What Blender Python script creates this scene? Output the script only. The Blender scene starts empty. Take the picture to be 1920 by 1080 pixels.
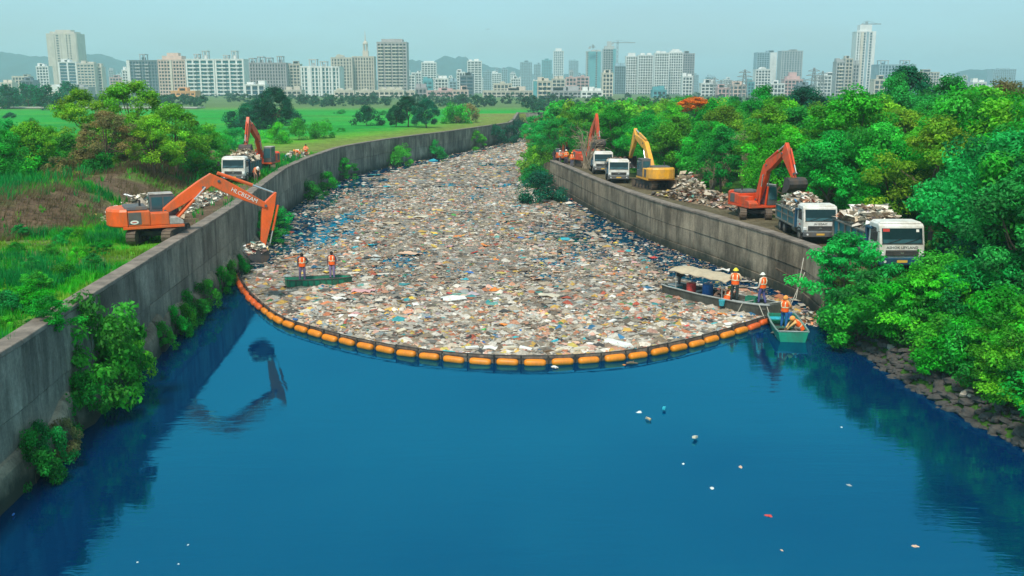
import bpy, math, random
import numpy as np
from mathutils import Vector, Matrix, noise as mnoise
R = math.radians
random.seed(7)
rng = np.random.default_rng(7)
scene = bpy.context.scene
COL = scene.collection

# ---------------------------------------------------------------- camera, sky, sun, exposure
CAM_H, FOC, HORIZON = 11.5, 1800.0, 165.0
TILT = math.atan((540 - HORIZON) / FOC)
cam_data = bpy.data.cameras.new('camera')
cam_data.sensor_width = 36.0
cam_data.lens = 36.0 * FOC / 1920.0
cam_data.clip_start, cam_data.clip_end = 0.5, 20000
camera = bpy.data.objects.new('camera', cam_data)
camera.location = (0, 0, CAM_H)
camera.rotation_euler = (math.pi / 2 - TILT, 0, 0)
COL.objects.link(camera)
scene.camera = camera

SUN_EL, SUN_AZ = R(56), R(-164)          # azimuth measured from +Y towards +X: high, behind the camera to the left
world = bpy.data.worlds.new('World'); scene.world = world; world.use_nodes = True
wn, wl = world.node_tree.nodes, world.node_tree.links
wn.clear()
w_out = wn.new('ShaderNodeOutputWorld'); w_bg = wn.new('ShaderNodeBackground')
sky = wn.new('ShaderNodeTexSky'); sky.sky_type = 'NISHITA'; sky.sun_disc = False
sky.sun_elevation = SUN_EL; sky.sun_rotation = SUN_AZ
sky.air_density, sky.dust_density, sky.ozone_density, sky.altitude = 1.0, 2.0, 3.0, 0
veil = wn.new('ShaderNodeMix'); veil.data_type = 'RGBA'     # thin even cloud veil over the clear sky
veil.inputs['Factor'].default_value = 0.62
veil.inputs['B'].default_value = (3.75, 6.65, 7.4, 1)
wtc = wn.new('ShaderNodeTexCoord'); wmp = wn.new('ShaderNodeMapping'); wmp.inputs['Scale'].default_value = (1.2, 1.2, 5.0)
wno = wn.new('ShaderNodeTexNoise'); wno.inputs['Scale'].default_value = 1.6; wno.inputs['Detail'].default_value = 6; wno.inputs['Roughness'].default_value = .6
wmr = wn.new('ShaderNodeMapRange'); wmr.inputs[1].default_value = .3; wmr.inputs[2].default_value = .7; wmr.inputs[3].default_value = .36; wmr.inputs[4].default_value = .84
wl.new(wtc.outputs['Generated'], wmp.inputs[0]); wl.new(wmp.outputs[0], wno.inputs['Vector']); wl.new(wno.outputs[0], wmr.inputs[0]); wl.new(wmr.outputs[0], veil.inputs['Factor'])
wl.new(sky.outputs[0], veil.inputs['A']); wl.new(veil.outputs['Result'], w_bg.inputs[0])
w_bg.inputs[1].default_value = 0.1
wl.new(w_bg.outputs[0], w_out.inputs[0])

sun_data = bpy.data.lights.new('sun', 'SUN'); sun_data.energy = 3.0; sun_data.angle = R(9); sun_data.color = (1, .91, .76)
sun = bpy.data.objects.new('sun', sun_data); COL.objects.link(sun)
sun_dir = Vector((math.sin(SUN_AZ) * math.cos(SUN_EL), math.cos(SUN_AZ) * math.cos(SUN_EL), math.sin(SUN_EL)))
sun.rotation_euler = sun_dir.to_track_quat('Z', 'Y').to_euler()
scene.view_settings.view_transform = 'Standard'; scene.view_settings.look = 'None'
scene.view_settings.exposure = 0.35; scene.view_settings.gamma = 1.0
cy = scene.cycles
cy.max_bounces, cy.diffuse_bounces, cy.glossy_bounces, cy.transmission_bounces, cy.transparent_max_bounces = 5, 2, 3, 3, 6
cy.volume_bounces = 1
cy.use_denoising = True

# ---------------------------------------------------------------- helpers
def tag(o, label=None, cat=None, group=None, kind=None):
    if label: o['label'] = label
    if cat: o['category'] = cat
    if group: o['group'] = group
    if kind: o['kind'] = kind
    return o

def thing(name, label, cat, loc=(0, 0, 0), rz=0.0, group=None, scale=1.0):
    o = bpy.data.objects.new(name, None); COL.objects.link(o)
    o.location = loc; o.rotation_euler = (0, 0, rz); o.scale = (scale,) * 3
    o.empty_display_size = .2
    return tag(o, label, cat, group)

def link(name, mesh, parent=None, loc=None, rot=None, scale=None):
    o = bpy.data.objects.new(name, mesh); COL.objects.link(o)
    if parent is not None: o.parent = parent
    if loc is not None: o.location = loc
    if rot is not None: o.rotation_euler = rot
    if scale is not None: o.scale = scale if hasattr(scale, '__len__') else (scale,) * 3
    return o

def nmesh(name, V, F, mats=None, col=None, smooth=False, mi=None):
    """mesh from numpy arrays; F is (n,k) of one polygon size"""
    V = np.asarray(V, np.float32); F = np.asarray(F, np.int32)
    me = bpy.data.meshes.new(name)
    n, k = F.shape
    me.vertices.add(len(V)); me.vertices.foreach_set('co', V.ravel())
    me.loops.add(n * k); me.loops.foreach_set('vertex_index', F.ravel())
    me.polygons.add(n); me.polygons.foreach_set('loop_start', np.arange(0, n * k, k, dtype=np.int32))
    if mi is not None: me.polygons.foreach_set('material_index', np.asarray(mi, np.int32))
    me.update(calc_edges=True)
    if smooth: me.polygons.foreach_set('use_smooth', np.ones(n, bool))
    if col is not None:
        a = me.color_attributes.new('Col', 'FLOAT_COLOR', 'POINT')
        c4 = np.ones((len(V), 4), np.float32); c4[:, :3] = col
        a.data.foreach_set('color', c4.ravel())
    for m in (mats or []): me.materials.append(m)
    return me

class MB:
    def __init__(s): s.v = []; s.f = []
    def add(s, vs, fs):
        b = len(s.v); s.v += [tuple(v) for v in vs]; s.f += [tuple(b + i for i in f) for f in fs]; return s
    def box(s, x0, x1, y0, y1, z0, z1, taper=0.0, rot=None, off=(0, 0, 0)):
        t = taper
        vs = [(x0, y0, z0), (x1, y0, z0), (x1, y1, z0), (x0, y1, z0),
              (x0 + t, y0 + t, z1), (x1 - t, y0 + t, z1), (x1 - t, y1 - t, z1), (x0 + t, y1 - t, z1)]
        if rot is not None: vs = [tuple(rot @ Vector(v) + Vector(off)) for v in vs]
        return s.add(vs, [(0, 3, 2, 1), (4, 5, 6, 7), (0, 1, 5, 4), (1, 2, 6, 5), (2, 3, 7, 6), (3, 0, 4, 7)])
    def beam(s, p, q, w, h, up=(0, 0, 1)):
        p, q = Vector(p), Vector(q); d = (q - p).normalized(); u = Vector(up)
        if abs(d.dot(u)) > .98: u = Vector((1, 0, 0))
        a = d.cross(u).normalized() * w / 2; b = a.cross(d).normalized() * h / 2
        vs = [p - a - b, p + a - b, p + a + b, p - a + b, q - a - b, q + a - b, q + a + b, q - a + b]
        return s.add(vs, [(0, 1, 2, 3), (4, 7, 6, 5), (0, 4, 5, 1), (1, 5, 6, 2), (2, 6, 7, 3), (3, 7, 4, 0)])
    def tube(s, pts, rad, n=8, cap=True):
        pts = [Vector(p) for p in pts]; k = len(pts)
        if not hasattr(rad, '__len__'): rad = [rad] * k
        rings = []; ref = None
        for i, p in enumerate(pts):
            d = (pts[min(i + 1, k - 1)] - pts[max(i - 1, 0)]).normalized()
            u = ref if ref is not None else (Vector((0, 0, 1)) if abs(d.z) < .9 else Vector((1, 0, 0)))
            a = (u - d * u.dot(d)).normalized(); b = d.cross(a); ref = a
            rings.append([p + (a * math.cos(2 * math.pi * j / n) + b * math.sin(2 * math.pi * j / n)) * rad[i] for j in range(n)])
        return s.loft(rings, cap)
    def loft(s, rings, cap=True):
        n = len(rings[0]); vs = [v for r in rings for v in r]; fs = []
        for i in range(len(rings) - 1):
            for j in range(n):
                fs.append((i * n + j, i * n + (j + 1) % n, (i + 1) * n + (j + 1) % n, (i + 1) * n + j))
        if cap: fs.append(tuple(range(n - 1, -1, -1))); fs.append(tuple((len(rings) - 1) * n + j for j in range(n)))
        return s.add(vs, fs)
    def prism(s, poly, y0, y1):
        """polygon in x,z extruded along y"""
        n = len(poly)
        vs = [(x, y0, z) for x, z in poly] + [(x, y1, z) for x, z in poly]
        fs = [tuple(range(n)), tuple(range(2 * n - 1, n - 1, -1))]
        fs += [(i, i + n, (i + 1) % n + n, (i + 1) % n) for i in range(n)]
        return s.add(vs, fs)
    def ell(s, c, r, nu=10, nv=7, top_only=False):
        rings = []
        a0 = 0.0 if top_only else -math.pi / 2
        for i in range(nv + 1):
            a = a0 + (math.pi / 2 - a0) * i / nv
            cr = max(math.cos(a), 1e-3)
            rings.append([(c[0] + r[0] * cr * math.cos(2 * math.pi * j / nu), c[1] + r[1] * cr * math.sin(2 * math.pi * j / nu), c[2] + r[2] * math.sin(a)) for j in range(nu)])
        return s.loft(rings)
    def mesh(s, name, mat, smooth=False):
        me = bpy.data.meshes.new(name); me.from_pydata(s.v, [], s.f)
        me.update()
        if smooth: me.polygons.foreach_set('use_smooth', np.ones(len(me.polygons), bool))
        if mat is not None: me.materials.append(mat)
        return me
    def build(s, name, mat, parent=None, smooth=False, bevel=0.0, **kw):
        import bmesh
        me = s.mesh(name, mat, smooth)
        bm = bmesh.new(); bm.from_mesh(me); bmesh.ops.recalc_face_normals(bm, faces=bm.faces); bm.to_mesh(me); bm.free()
        o = link(name, me, parent, **kw)
        if bevel:
            b = o.modifiers.new('bevel', 'BEVEL'); b.width = bevel; b.segments = 2; b.limit_method = 'ANGLE'; b.angle_limit = R(40)
        return o

def box_part(name, mat, parent, x0, x1, y0, y1, z0, z1, bevel=.02, taper=0):
    return MB().box(x0, x1, y0, y1, z0, z1, taper).build(name, mat, parent, bevel=bevel)

def at(u, v, z):
    """point on height z seen in the direction of photograph pixel (u, v)"""
    c, s = math.cos(TILT), math.sin(TILT)
    d = Vector(((u - 960) / FOC, c + (540 - v) / FOC * s, -s + (540 - v) / FOC * c))
    return Vector((0, 0, CAM_H)) + d * ((z - CAM_H) / d.z)
def atY(u, v, Y):
    c, s = math.cos(TILT), math.sin(TILT)
    d = Vector(((u - 960) / FOC, c + (540 - v) / FOC * s, -s + (540 - v) / FOC * c))
    return Vector((0, 0, CAM_H)) + d * (Y / d.y)

# ---------------------------------------------------------------- materials
def new_mat(name):
    m = bpy.data.materials.new(name); m.use_nodes = True
    nt = m.node_tree; b = nt.nodes['Principled BSDF']
    return m, nt, nt.nodes, nt.links, b
def ramp(nodes, stops):
    r = nodes.new('ShaderNodeValToRGB'); e = r.color_ramp.elements
    while len(e) > 1: e.remove(e[-1])
    e[0].position, e[0].color = stops[0][0], (*stops[0][1], 1)
    for p, c in stops[1:]:
        x = e.new(p); x.color = (*c, 1)
    return r
def noise_node(nodes, links, coord, scale, detail=4, rough=.6, vscale=None, dist=0):
    n = nodes.new('ShaderNodeTexNoise'); n.inputs['Scale'].default_value = scale; n.inputs['Detail'].default_value = detail
    n.inputs['Roughness'].default_value = rough; n.inputs['Distortion'].default_value = dist
    if vscale:
        mp = nodes.new('ShaderNodeMapping'); mp.inputs['Scale'].default_value = vscale
        links.new(coord, mp.inputs[0]); links.new(mp.outputs[0], n.inputs['Vector'])
    else: links.new(coord, n.inputs['Vector'])
    return n
def mixc(nodes, links, fac, a, b, mode='MIX'):
    m = nodes.new('ShaderNodeMix'); m.data_type = 'RGBA'; m.blend_type = mode
    for sock, val in (('Factor', fac), ('A', a), ('B', b)):
        if isinstance(val, (int, float)): m.inputs[sock].default_value = val
        elif isinstance(val, tuple): m.inputs[sock].default_value = (*val[:3], 1)
        else: links.new(val, m.inputs[sock])
    return m.outputs['Result']

def M(name, col, rough=.65, var=.25, scale=2.5, metal=0.0, bump=0.0, dirt=None, dirt_amt=.45, spec=.3, coord='Object'):
    m, nt, N, L, b = new_mat(name)
    tc = N.new('ShaderNodeTexCoord').outputs[coord]
    n1 = noise_node(N, L, tc, scale, 6, .65)
    dark = tuple(c * (1 - var) for c in col); lite = tuple(min(1, c * (1 + var)) for c in col)
    c = ramp(N, [(.3, dark), (.7, lite)]); L.new(n1.outputs[0], c.inputs[0]); out = c.outputs[0]
    if dirt:
        n2 = noise_node(N, L, tc, scale * .8, 8, .72, vscale=(1, 1, .45))
        r2 = ramp(N, [(.5 - .22 * dirt_amt, (0, 0, 0)), (.78 - .22 * dirt_amt, (1, 1, 1))]); L.new(n2.outputs[0], r2.inputs[0])
        out = mixc(N, L, r2.outputs[0], out, dirt)
    L.new(out, b.inputs['Base Color'])
    b.inputs['Roughness'].default_value = rough; b.inputs['Metallic'].default_value = metal
    b.inputs['Specular IOR Level'].default_value = spec
    if bump:
        bp = N.new('ShaderNodeBump'); bp.inputs['Strength'].default_value = bump; bp.inputs['Distance'].default_value = .05
        n3 = noise_node(N, L, tc, scale * 4, 6, .7); L.new(n3.outputs[0], bp.inputs['Height']); L.new(bp.outputs[0], b.inputs['Normal'])
    return m

def leaf_mat(name, col, trans=.42, hue=.018, val=.3):
    """leaf colour x the mesh's own leaf tint, each plant with its own slight shift"""
    m, nt, N, L, b = new_mat(name)
    at_ = N.new('ShaderNodeAttribute'); at_.attribute_name = 'Col'
    oi = N.new('ShaderNodeObjectInfo')
    hs = N.new('ShaderNodeHueSaturation'); hs.inputs['Saturation'].default_value = 1.0
    mr = N.new('ShaderNodeMapRange'); mr.inputs[3].default_value = .5 - hue; mr.inputs[4].default_value = .5 + hue
    L.new(oi.outputs['Random'], mr.inputs[0]); L.new(mr.outputs[0], hs.inputs['Hue'])
    mul = N.new('ShaderNodeMath'); mul.operation = 'MULTIPLY'; mul.inputs[1].default_value = 7.31
    fr = N.new('ShaderNodeMath'); fr.operation = 'FRACT'
    L.new(oi.outputs['Random'], mul.inputs[0]); L.new(mul.outputs[0], fr.inputs[0])
    mv = N.new('ShaderNodeMapRange'); mv.inputs[3].default_value = 1 - val; mv.inputs[4].default_value = 1 + val
    L.new(fr.outputs[0], mv.inputs[0]); L.new(mv.outputs[0], hs.inputs['Value'])
    c = mixc(N, L, 1.0, at_.outputs['Color'], col, 'MULTIPLY'); L.new(c, hs.inputs['Color'])
    L.new(hs.outputs[0], b.inputs['Base Color']); b.inputs['Roughness'].default_value = .55; b.inputs['Specular IOR Level'].default_value = .25
    tr = N.new('ShaderNodeBsdfTranslucent'); L.new(hs.outputs[0], tr.inputs[0])
    mx = N.new('ShaderNodeMixShader'); mx.inputs[0].default_value = trans
    L.new(b.outputs[0], mx.inputs[1]); L.new(tr.outputs[0], mx.inputs[2])
    L.new(mx.outputs[0], N['Material Output'].inputs[0])
    return m

def col_mat(name, rough=.7, sc=6.0, var=.25, spec=.3):
    """colour from the mesh's own Col attribute, with a fine grain"""
    m, nt, N, L, b = new_mat(name)
    a = N.new('ShaderNodeAttribute'); a.attribute_name = 'Col'
    tc = N.new('ShaderNodeTexCoord').outputs['Object']
    n1 = noise_node(N, L, tc, sc, 5, .65)
    r = ramp(N, [(.3, (1 - var,) * 3), (.7, (1 + var,) * 3)]); L.new(n1.outputs[0], r.inputs[0])
    L.new(mixc(N, L, 1.0, a.outputs['Color'], r.outputs[0], 'MULTIPLY'), b.inputs['Base Color'])
    b.inputs['Roughness'].default_value = rough; b.inputs['Specular IOR Level'].default_value = spec
    return m

def concrete_mat(name, base, dark, scale=1.0):
    m, nt, N, L, b = new_mat(name)
    tc = N.new('ShaderNodeTexCoord').outputs['Object']
    n1 = noise_node(N, L, tc, .6 * scale, 8, .7)
    c = ramp(N, [(.28, tuple(x * .62 for x in base)), (.55, base), (.75, tuple(x * 1.3 for x in base))]); L.new(n1.outputs[0], c.inputs[0])
    st = noise_node(N, L, tc, .9 * scale, 8, .72, vscale=(1, 1, .22))          # run-off streaks
    sr = ramp(N, [(.44, (0, 0, 0)), (.62, (1, 1, 1))]); L.new(st.outputs[0], sr.inputs[0])
    mm = N.new('ShaderNodeMath'); mm.operation = 'MULTIPLY'; mm.inputs[1].default_value = .85; L.new(sr.outputs[0], mm.inputs[0])
    o1 = mixc(N, L, mm.outputs[0], c.outputs[0], dark)
    n3 = noise_node(N, L, tc, 9 * scale, 8, .75)
    r3 = ramp(N, [(.3, (.72,) * 3), (.7, (1.25,) * 3)]); L.new(n3.outputs[0], r3.inputs[0])
    o2 = mixc(N, L, 1.0, o1, r3.outputs[0], 'MULTIPLY')
    n4 = noise_node(N, L, tc, .22 * scale, 5, .6); r4 = ramp(N, [(.32, (.62,) * 3), (.68, (1.3,) * 3)]); L.new(n4.outputs[0], r4.inputs[0])
    o2 = mixc(N, L, 1.0, o2, r4.outputs[0], 'MULTIPLY')
    oi = N.new('ShaderNodeObjectInfo'); r5 = ramp(N, [(0, (.80, .80, .80)), (1, (1.18, 1.17, 1.14))]); L.new(oi.outputs['Random'], r5.inputs[0])
    o2 = mixc(N, L, 1.0, o2, r5.outputs[0], 'MULTIPLY')
    # wet, weedy water line with an uneven upper edge
    sx = N.new('ShaderNodeSeparateXYZ'); L.new(tc, sx.inputs[0])
    wz = N.new('ShaderNodeMath'); wz.operation = 'MULTIPLY_ADD'; wz.inputs[1].default_value = -2.6; L.new(n1.outputs[0], wz.inputs[0]); L.new(sx.outputs['Z'], wz.inputs[2])
    wr = ramp(N, [(0, (1, 1, 1)), (.45, (0, 0, 0))]); wm = N.new('ShaderNodeMapRange'); wm.inputs[1].default_value = -1.1; wm.inputs[2].default_value = .9
    L.new(wz.outputs[0], wm.inputs[0]); L.new(wm.outputs[0], wr.inputs[0])
    o2 = mixc(N, L, wr.outputs[0], o2, (.045, .048, .036))
    L.new(o2, b.inputs['Base Color']); b.inputs['Roughness'].default_value = .9; b.inputs['Specular IOR Level'].default_value = .15
    bp = N.new('ShaderNodeBump'); bp.inputs['Strength'].default_value = .5; bp.inputs['Distance'].default_value = .04
    L.new(n3.outputs[0], bp.inputs['Height']); L.new(bp.outputs[0], b.inputs['Normal'])
    return m

DIRT = (.16, .12, .085)
MAT = dict(
    concrete=concrete_mat('wall_concrete', (.30, .27, .225), (.10, .092, .078)),
    concrete_b=concrete_mat('wall_concrete_old', (.34, .275, .205), (.10, .082, .062)),
    coping=M('coping_concrete', (.25, .205, .17), .9, .35, 1.2, bump=.4, dirt=(.12, .10, .085)),
    orange=M('machine_orange', (.92, .125, .016), .42, .14, 1.6, dirt=(.36, .14, .06), dirt_amt=.34, spec=.45),
    redorange=M('machine_red_orange', (.80, .075, .015), .42, .16, 1.6, dirt=(.30, .11, .06), dirt_amt=.34, spec=.45),
    yellow=M('machine_yellow', (.90, .42, .03), .42, .12, 1.6, dirt=(.42, .26, .10), dirt_amt=.34, spec=.45),
    grey=M('machine_grey', (.11, .12, .13), .6, .3, 2.5, dirt=DIRT, dirt_amt=.2),
    lgrey=M('light_grey_panel', (.42, .40, .37), .6, .2, 2.5, dirt=DIRT, dirt_amt=.25),
    black=M('black_steel', (.028, .030, .033), .65, .4, 3, dirt=(.09, .075, .06), dirt_amt=.3),
    track=M('track_steel', (.10, .075, .06), .75, .4, 4, dirt=(.17, .12, .08), dirt_amt=.6, bump=.3),
    steel=M('bucket_steel', (.075, .07, .072), .5, .3, 3, metal=.3, dirt=(.17, .10, .06), dirt_amt=.25),
    chrome=M('cylinder_rod', (.72, .72, .70), .25, .06, 3, metal=.8),
    glass=M('dark_glass', (.012, .035, .04), .15, .2, 1, spec=.35),
    white=M('truck_white', (.78, .78, .75), .45, .08, 1.5, dirt=(.46, .40, .32), dirt_amt=.36, spec=.4),
    wpaint=M('white_lettering', (.85, .82, .76), .6, .05, 2),
    dpaint=M('dark_lettering', (.10, .10, .11), .6, .05, 2),
    rpaint=M('red_marking', (.55, .05, .04), .6, .05, 2),
    yplate=M('number_plate', (.75, .45, .08), .6, .1, 8),
    teal=M('tipper_teal', (.022, .20, .25), .6, .25, 1.5, dirt=(.15, .15, .12), dirt_amt=.2),
    tealdark=M('tipper_blue', (.012, .075, .145), .55, .2, 1.5, dirt=(.07, .07, .07), dirt_amt=.15),
    rib=M('tipper_rib', (.13, .17, .17), .7, .25, 2, dirt=(.22, .17, .12), dirt_amt=.5),
    tyre=M('tyre_rubber', (.022, .022, .023), .9, .3, 5, dirt=(.10, .085, .065), dirt_amt=.35),
    rim=M('wheel_rim', (.25, .23, .20), .6, .3, 5, dirt=DIRT),
    lamp=M('lamp_glass', (.75, .78, .78), .15, .05, 3, spec=.7),
    blueglass=M('window_glass', (.04, .11, .13), .15, .25, 1.5, spec=.6),
    green=M('boat_green', (.012, .25, .15), .5, .25, 2, dirt=(.06, .10, .07), dirt_amt=.25),
    greenin=M('boat_inside', (.02, .13, .09), .7, .3, 2, dirt=(.06, .06, .05), dirt_amt=.4),
    hull=M('boat_grey', (.11, .12, .105), .6, .3, 2, dirt=(.05, .05, .045), dirt_amt=.4),
    hullin=M('boat_wet_floor', (.05, .055, .055), .6, .3, 2),
    rail=M('boat_rail', (.34, .36, .35), .5, .25, 3),
    canvas=M('awning_canvas', (.50, .41, .29), .85, .1, 2.5, bump=.2, dirt=(.38, .30, .21), dirt_amt=.2),
    float_=M('boom_float_orange', (.93, .27, .01), .45, .15, 2, dirt=(.50, .17, .03), dirt_amt=.34, spec=.4),
    float_red=M('boom_float_red', (.80, .13, .02), .45, .12, 2, dirt=(.35, .09, .03), dirt_amt=.25, spec=.4),
    skirt=M('boom_skirt', (.10, .085, .075), .75, .35, 2.5, dirt=(.30, .25, .2), dirt_amt=.35),
    rope=M('rope', (.45, .42, .36), .9, .2, 6),
    bark=M('bark', (.13, .095, .065), .9, .35, 3, bump=.4),
    twig=M('dry_twigs', (.30, .235, .165), .9, .3, 3),
    stone=M('bank_stone', (.085, .078, .072), .9, .4, 2.2, bump=.6, dirt=(.05, .05, .05), dirt_amt=.35),
    stone_l=M('pale_stone', (.40, .35, .29), .9, .25, 2.2, bump=.5),
    skin=M('skin', (.22, .12, .075), .6, .1, 5),
    vest=M('safety_vest', (1.0, .13, .015), .6, .1, 6),
    strip=M('reflective_strip', (.85, .75, .50), .4, .1, 9),
    hair=M('hair', (.015, .013, .012), .7, .2, 8),
    boots=M('boots', (.03, .03, .04), .7, .3, 6),
    litter=col_mat('litter', .65, 9, .3),
    paint=col_mat('plain_coat', .6, 1.2, .12),
)

# ---------------------------------------------------------------- the canal's plan
LY = [-60, 26, 33, 42, 48.3, 62, 75, 91, 104, 124, 144.5, 170, 213, 235, 300, 306, 312]
LX = [-11.5, -14.4, -15.2, -16.0, -16.5, -17.7, -19.4, -21.3, -21.9, -21.9, -18.1, -10.7, -.25, .6, 2.0, 14, 160]
RY = [-60, 20, 28.7, 33.3, 42.1, 47.2, 49.4, 53.5, 58.7, 66, 71, 81.6, 91, 104, 114, 125, 150, 190, 235, 280, 290, 296]
RX = [20, 17.4, 16.3, 15.4, 14.9, 15.7, 16.25, 15.65, 14.5, 12.6, 11.1, 9.1, 7.6, 5.9, 4.5, 2.2, 3.0, 5.0, 6.8, 9.5, 40, 160]
xL = lambda y: np.interp(y, LY, LX)
xR = lambda y: np.interp(y, RY, RX)
WALL_L, WALL_R = 4.2, 3.2
def sstep(a, b, x): t = np.clip((np.asarray(x, float) - a) / (b - a), 0, 1); return t * t * (3 - 2 * t)
def fnoise(x, y, s, seed=0.0):
    """cheap smooth value noise, vectorised"""
    x = np.asarray(x, float) / s + seed * 17.3; y = np.asarray(y, float) / s - seed * 9.1
    xi, yi = np.floor(x), np.floor(y); fx, fy = x - xi, y - yi
    h = lambda a, b: np.modf(np.abs(np.sin(a * 127.1 + b * 311.7) * 43758.5453))[0]
    fx = fx * fx * (3 - 2 * fx); fy = fy * fy * (3 - 2 * fy)
    return (h(xi, yi) * (1 - fx) + h(xi + 1, yi) * fx) * (1 - fy) + (h(xi, yi + 1) * (1 - fx) + h(xi + 1, yi + 1) * fx) * fy
def fbm(x, y, s, seed=0.0): return .5 * fnoise(x, y, s, seed) + .3 * fnoise(x, y, s * .47, seed + 1) + .2 * fnoise(x, y, s * .21, seed + 2)

def foot_L(y): return 6.0 + np.clip(58 - y, 0, 30) * .62
def hL(d, y):
    f = foot_L(y)
    bank = sstep(f, f + 4.5, d) * 1.55 * sstep(20, 34, y) * (1 - sstep(98, 125, y))
    back = 1 - .75 * sstep(34, 60, d)
    bump = (fbm(d, y, 3.0, 3) - .5) * .35 * sstep(.6, 3, d) * (1 - sstep(150, 250, y))
    return 3.75 + bank * back + bump * (.5 + sstep(f, f + 3, d))
def hR(d, y):
    w = sstep(45.5, 48.5, y)
    quay = 2.78 - .36 * (1 - sstep(50, 58, y)) + .9 * sstep(7, 16, d) + (fbm(d, y, 2.5, 5) - .5) * .12 * sstep(.5, 2, d)
    slope = -.35 + 1.5 * sstep(-.3, 2.4, d) + 2.0 * sstep(1.5, 7, d) + 1.0 * sstep(6, 16, d) + (fbm(d, y, 2.5, 5) - .5) * .3
    far = 1 - sstep(116, 126, y)
    low = -.3 + 3.2 * sstep(0, 5, d)
    return np.where(y < 110, slope * (1 - w) + quay * w, quay * far + low * (1 - far))

# ---------------------------------------------------------------- ground: one sheet with the canal cut into it
def build_ground():
    ys = np.concatenate([np.arange(-60, 20, 8), np.arange(20, 125, .9), np.arange(125, 312, 2.5), 312 * np.geomspace(1, 4000 / 312, 36)])
    dd = np.concatenate([[.3, .7], np.arange(1.2, 42, .9), 42 * np.geomspace(1.05, 92, 32)])
    rows_v, rows_c = [], []
    GRASS = np.array([(.07, .33, .018), (.15, .37, .022), (.04, .25, .026)])
    for y in ys:
        inside = y < 311
        l, r = float(xL(y)), float(xR(y))
        if not inside: l = r = float(xL(311)) * 0 + 150
        xs_l = (l - dd)[::-1]; zl = hL(dd, np.full_like(dd, y))[::-1]
        xs_r = r + dd; zr = hR(dd, np.full_like(dd, y))
        if r < l + 1: r = l + 1; xs_r = r + dd
        if inside:
            xm = np.linspace(l - .28, r + .28, 8); zm = np.full(8, -2.0)
            if y < 47 or y > 118: zm[-1] = -1.2
        else:
            xm = np.linspace(l - .28, r + .28, 8); zm = np.full(8, 3.3)
            zl[:] = np.minimum(zl, 3.7); zr = zl[::-1] * 0 + 3.4
        x = np.concatenate([xs_l, xm, xs_r]); z = np.concatenate([zl, zm, zr])
        n = len(dd); yy = np.full(len(x), y)
        d = np.concatenate([dd[::-1], np.zeros(8), dd])
        # what the ground is made of: grass, dry grass, bare earth, paddy
        g1 = fbm(x, yy, 6, 1); g2 = fbm(x, yy, 2.2, 2)
        c = GRASS[0] * (1 - g2[:, None]) + GRASS[1] * g2[:, None]
        c = c * (1 - .6 * sstep(.5, .7, g1)[:, None]) + GRASS[2] * .6 * sstep(.5, .7, g1)[:, None]
        soil = np.array((.155, .105, .068)) * (.7 + .6 * g2[:, None]); dry = np.array((.20, .185, .055)) * (.8 + .4 * g2[:, None])
        left = np.arange(len(x)) < n
        f = foot_L(y)
        bank = left * sstep(f - 1.5, f + .5, d) * (1 - sstep(f + 5, f + 8, d)) * (28 < y < 120) * sstep(.34, .5, g1 * .5 + g2 * .5 + .08)
        track = left * sstep(.5, 1.2, d) * (1 - sstep(3.6, 5.2, d)) * sstep(50, 53, y) * (1 - sstep(76, 86, y)) * sstep(.15, .4, g2 + .12)
        patch = left * sstep(.60, .68, g1) * (y < 60) * .6
        c = c + (soil - c) * np.clip(bank + track + patch, 0, 1)[:, None]
        mid = left * sstep(96, 125, y) * (1 - sstep(3, 10 + 22 * g1, d)) * .75
        mid = np.maximum(mid, left * sstep(215, 240, y) * sstep(.35, .55, g1) * (1 - sstep(60, 130, d)) * .8)
        c = c + (dry - c) * mid[:, None]
        pad = left * sstep(100, 116, y + .3 * d) * sstep(6 + 16 * fbm(x, yy, 40, 4), 12 + 22 * fbm(x, yy, 40, 4), d) * (1 - sstep(330, 400, y))
        plot = np.modf(np.abs(np.sin(np.floor((x + .25 * y) / 23) * 12.9 + np.floor(y / 19) * 78.2) * 437.5))[0]
        paddy = np.array((.018, .285, .03)) * (.62 + .5 * fbm(x, yy, 14, 8) + .32 * plot)[:, None] + np.array((.05, .02, 0)) * sstep(.55, .8, fbm(x, yy, 9, 18))[:, None]
        c = c + (paddy - c) * pad[:, None]
        farc = sstep(330, 420, y) * np.ones(len(x))
        c = c + (np.array((.115, .15, .075)) * (.7 + .6 * g1[:, None]) - c) * (farc * .8)[:, None]
        right = np.arange(len(x)) >= n + 8
        road = right * sstep(46.5, 49, y) * (1 - sstep(118, 124, y)) * (1 - sstep(5.2, 7.2, d))
        c = c + (soil * np.array((.85, .92, 1.0)) - c) * (road * .95)[:, None]
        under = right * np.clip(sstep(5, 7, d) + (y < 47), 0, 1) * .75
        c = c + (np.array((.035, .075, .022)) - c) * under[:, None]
        c[n:n + 8] = (.03, .035, .03)
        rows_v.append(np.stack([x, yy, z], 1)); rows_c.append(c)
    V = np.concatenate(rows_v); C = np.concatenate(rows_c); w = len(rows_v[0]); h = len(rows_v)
    i, j = np.meshgrid(np.arange(h - 1), np.arange(w - 1), indexing='ij')
    a = (i * w + j).ravel(); F = np.stack([a, a + 1, a + w + 1, a + w], 1)
    m, nt, N, L, b = new_mat('ground_cover')
    at_ = N.new('ShaderNodeAttribute'); at_.attribute_name = 'Col'
    tc = N.new('ShaderNodeTexCoord').outputs['Object']
    n1 = noise_node(N, L, tc, .9, 8, .72); r1 = ramp(N, [(.3, (.55,) * 3), (.7, (1.45,) * 3)]); L.new(n1.outputs[0], r1.inputs[0])
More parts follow.
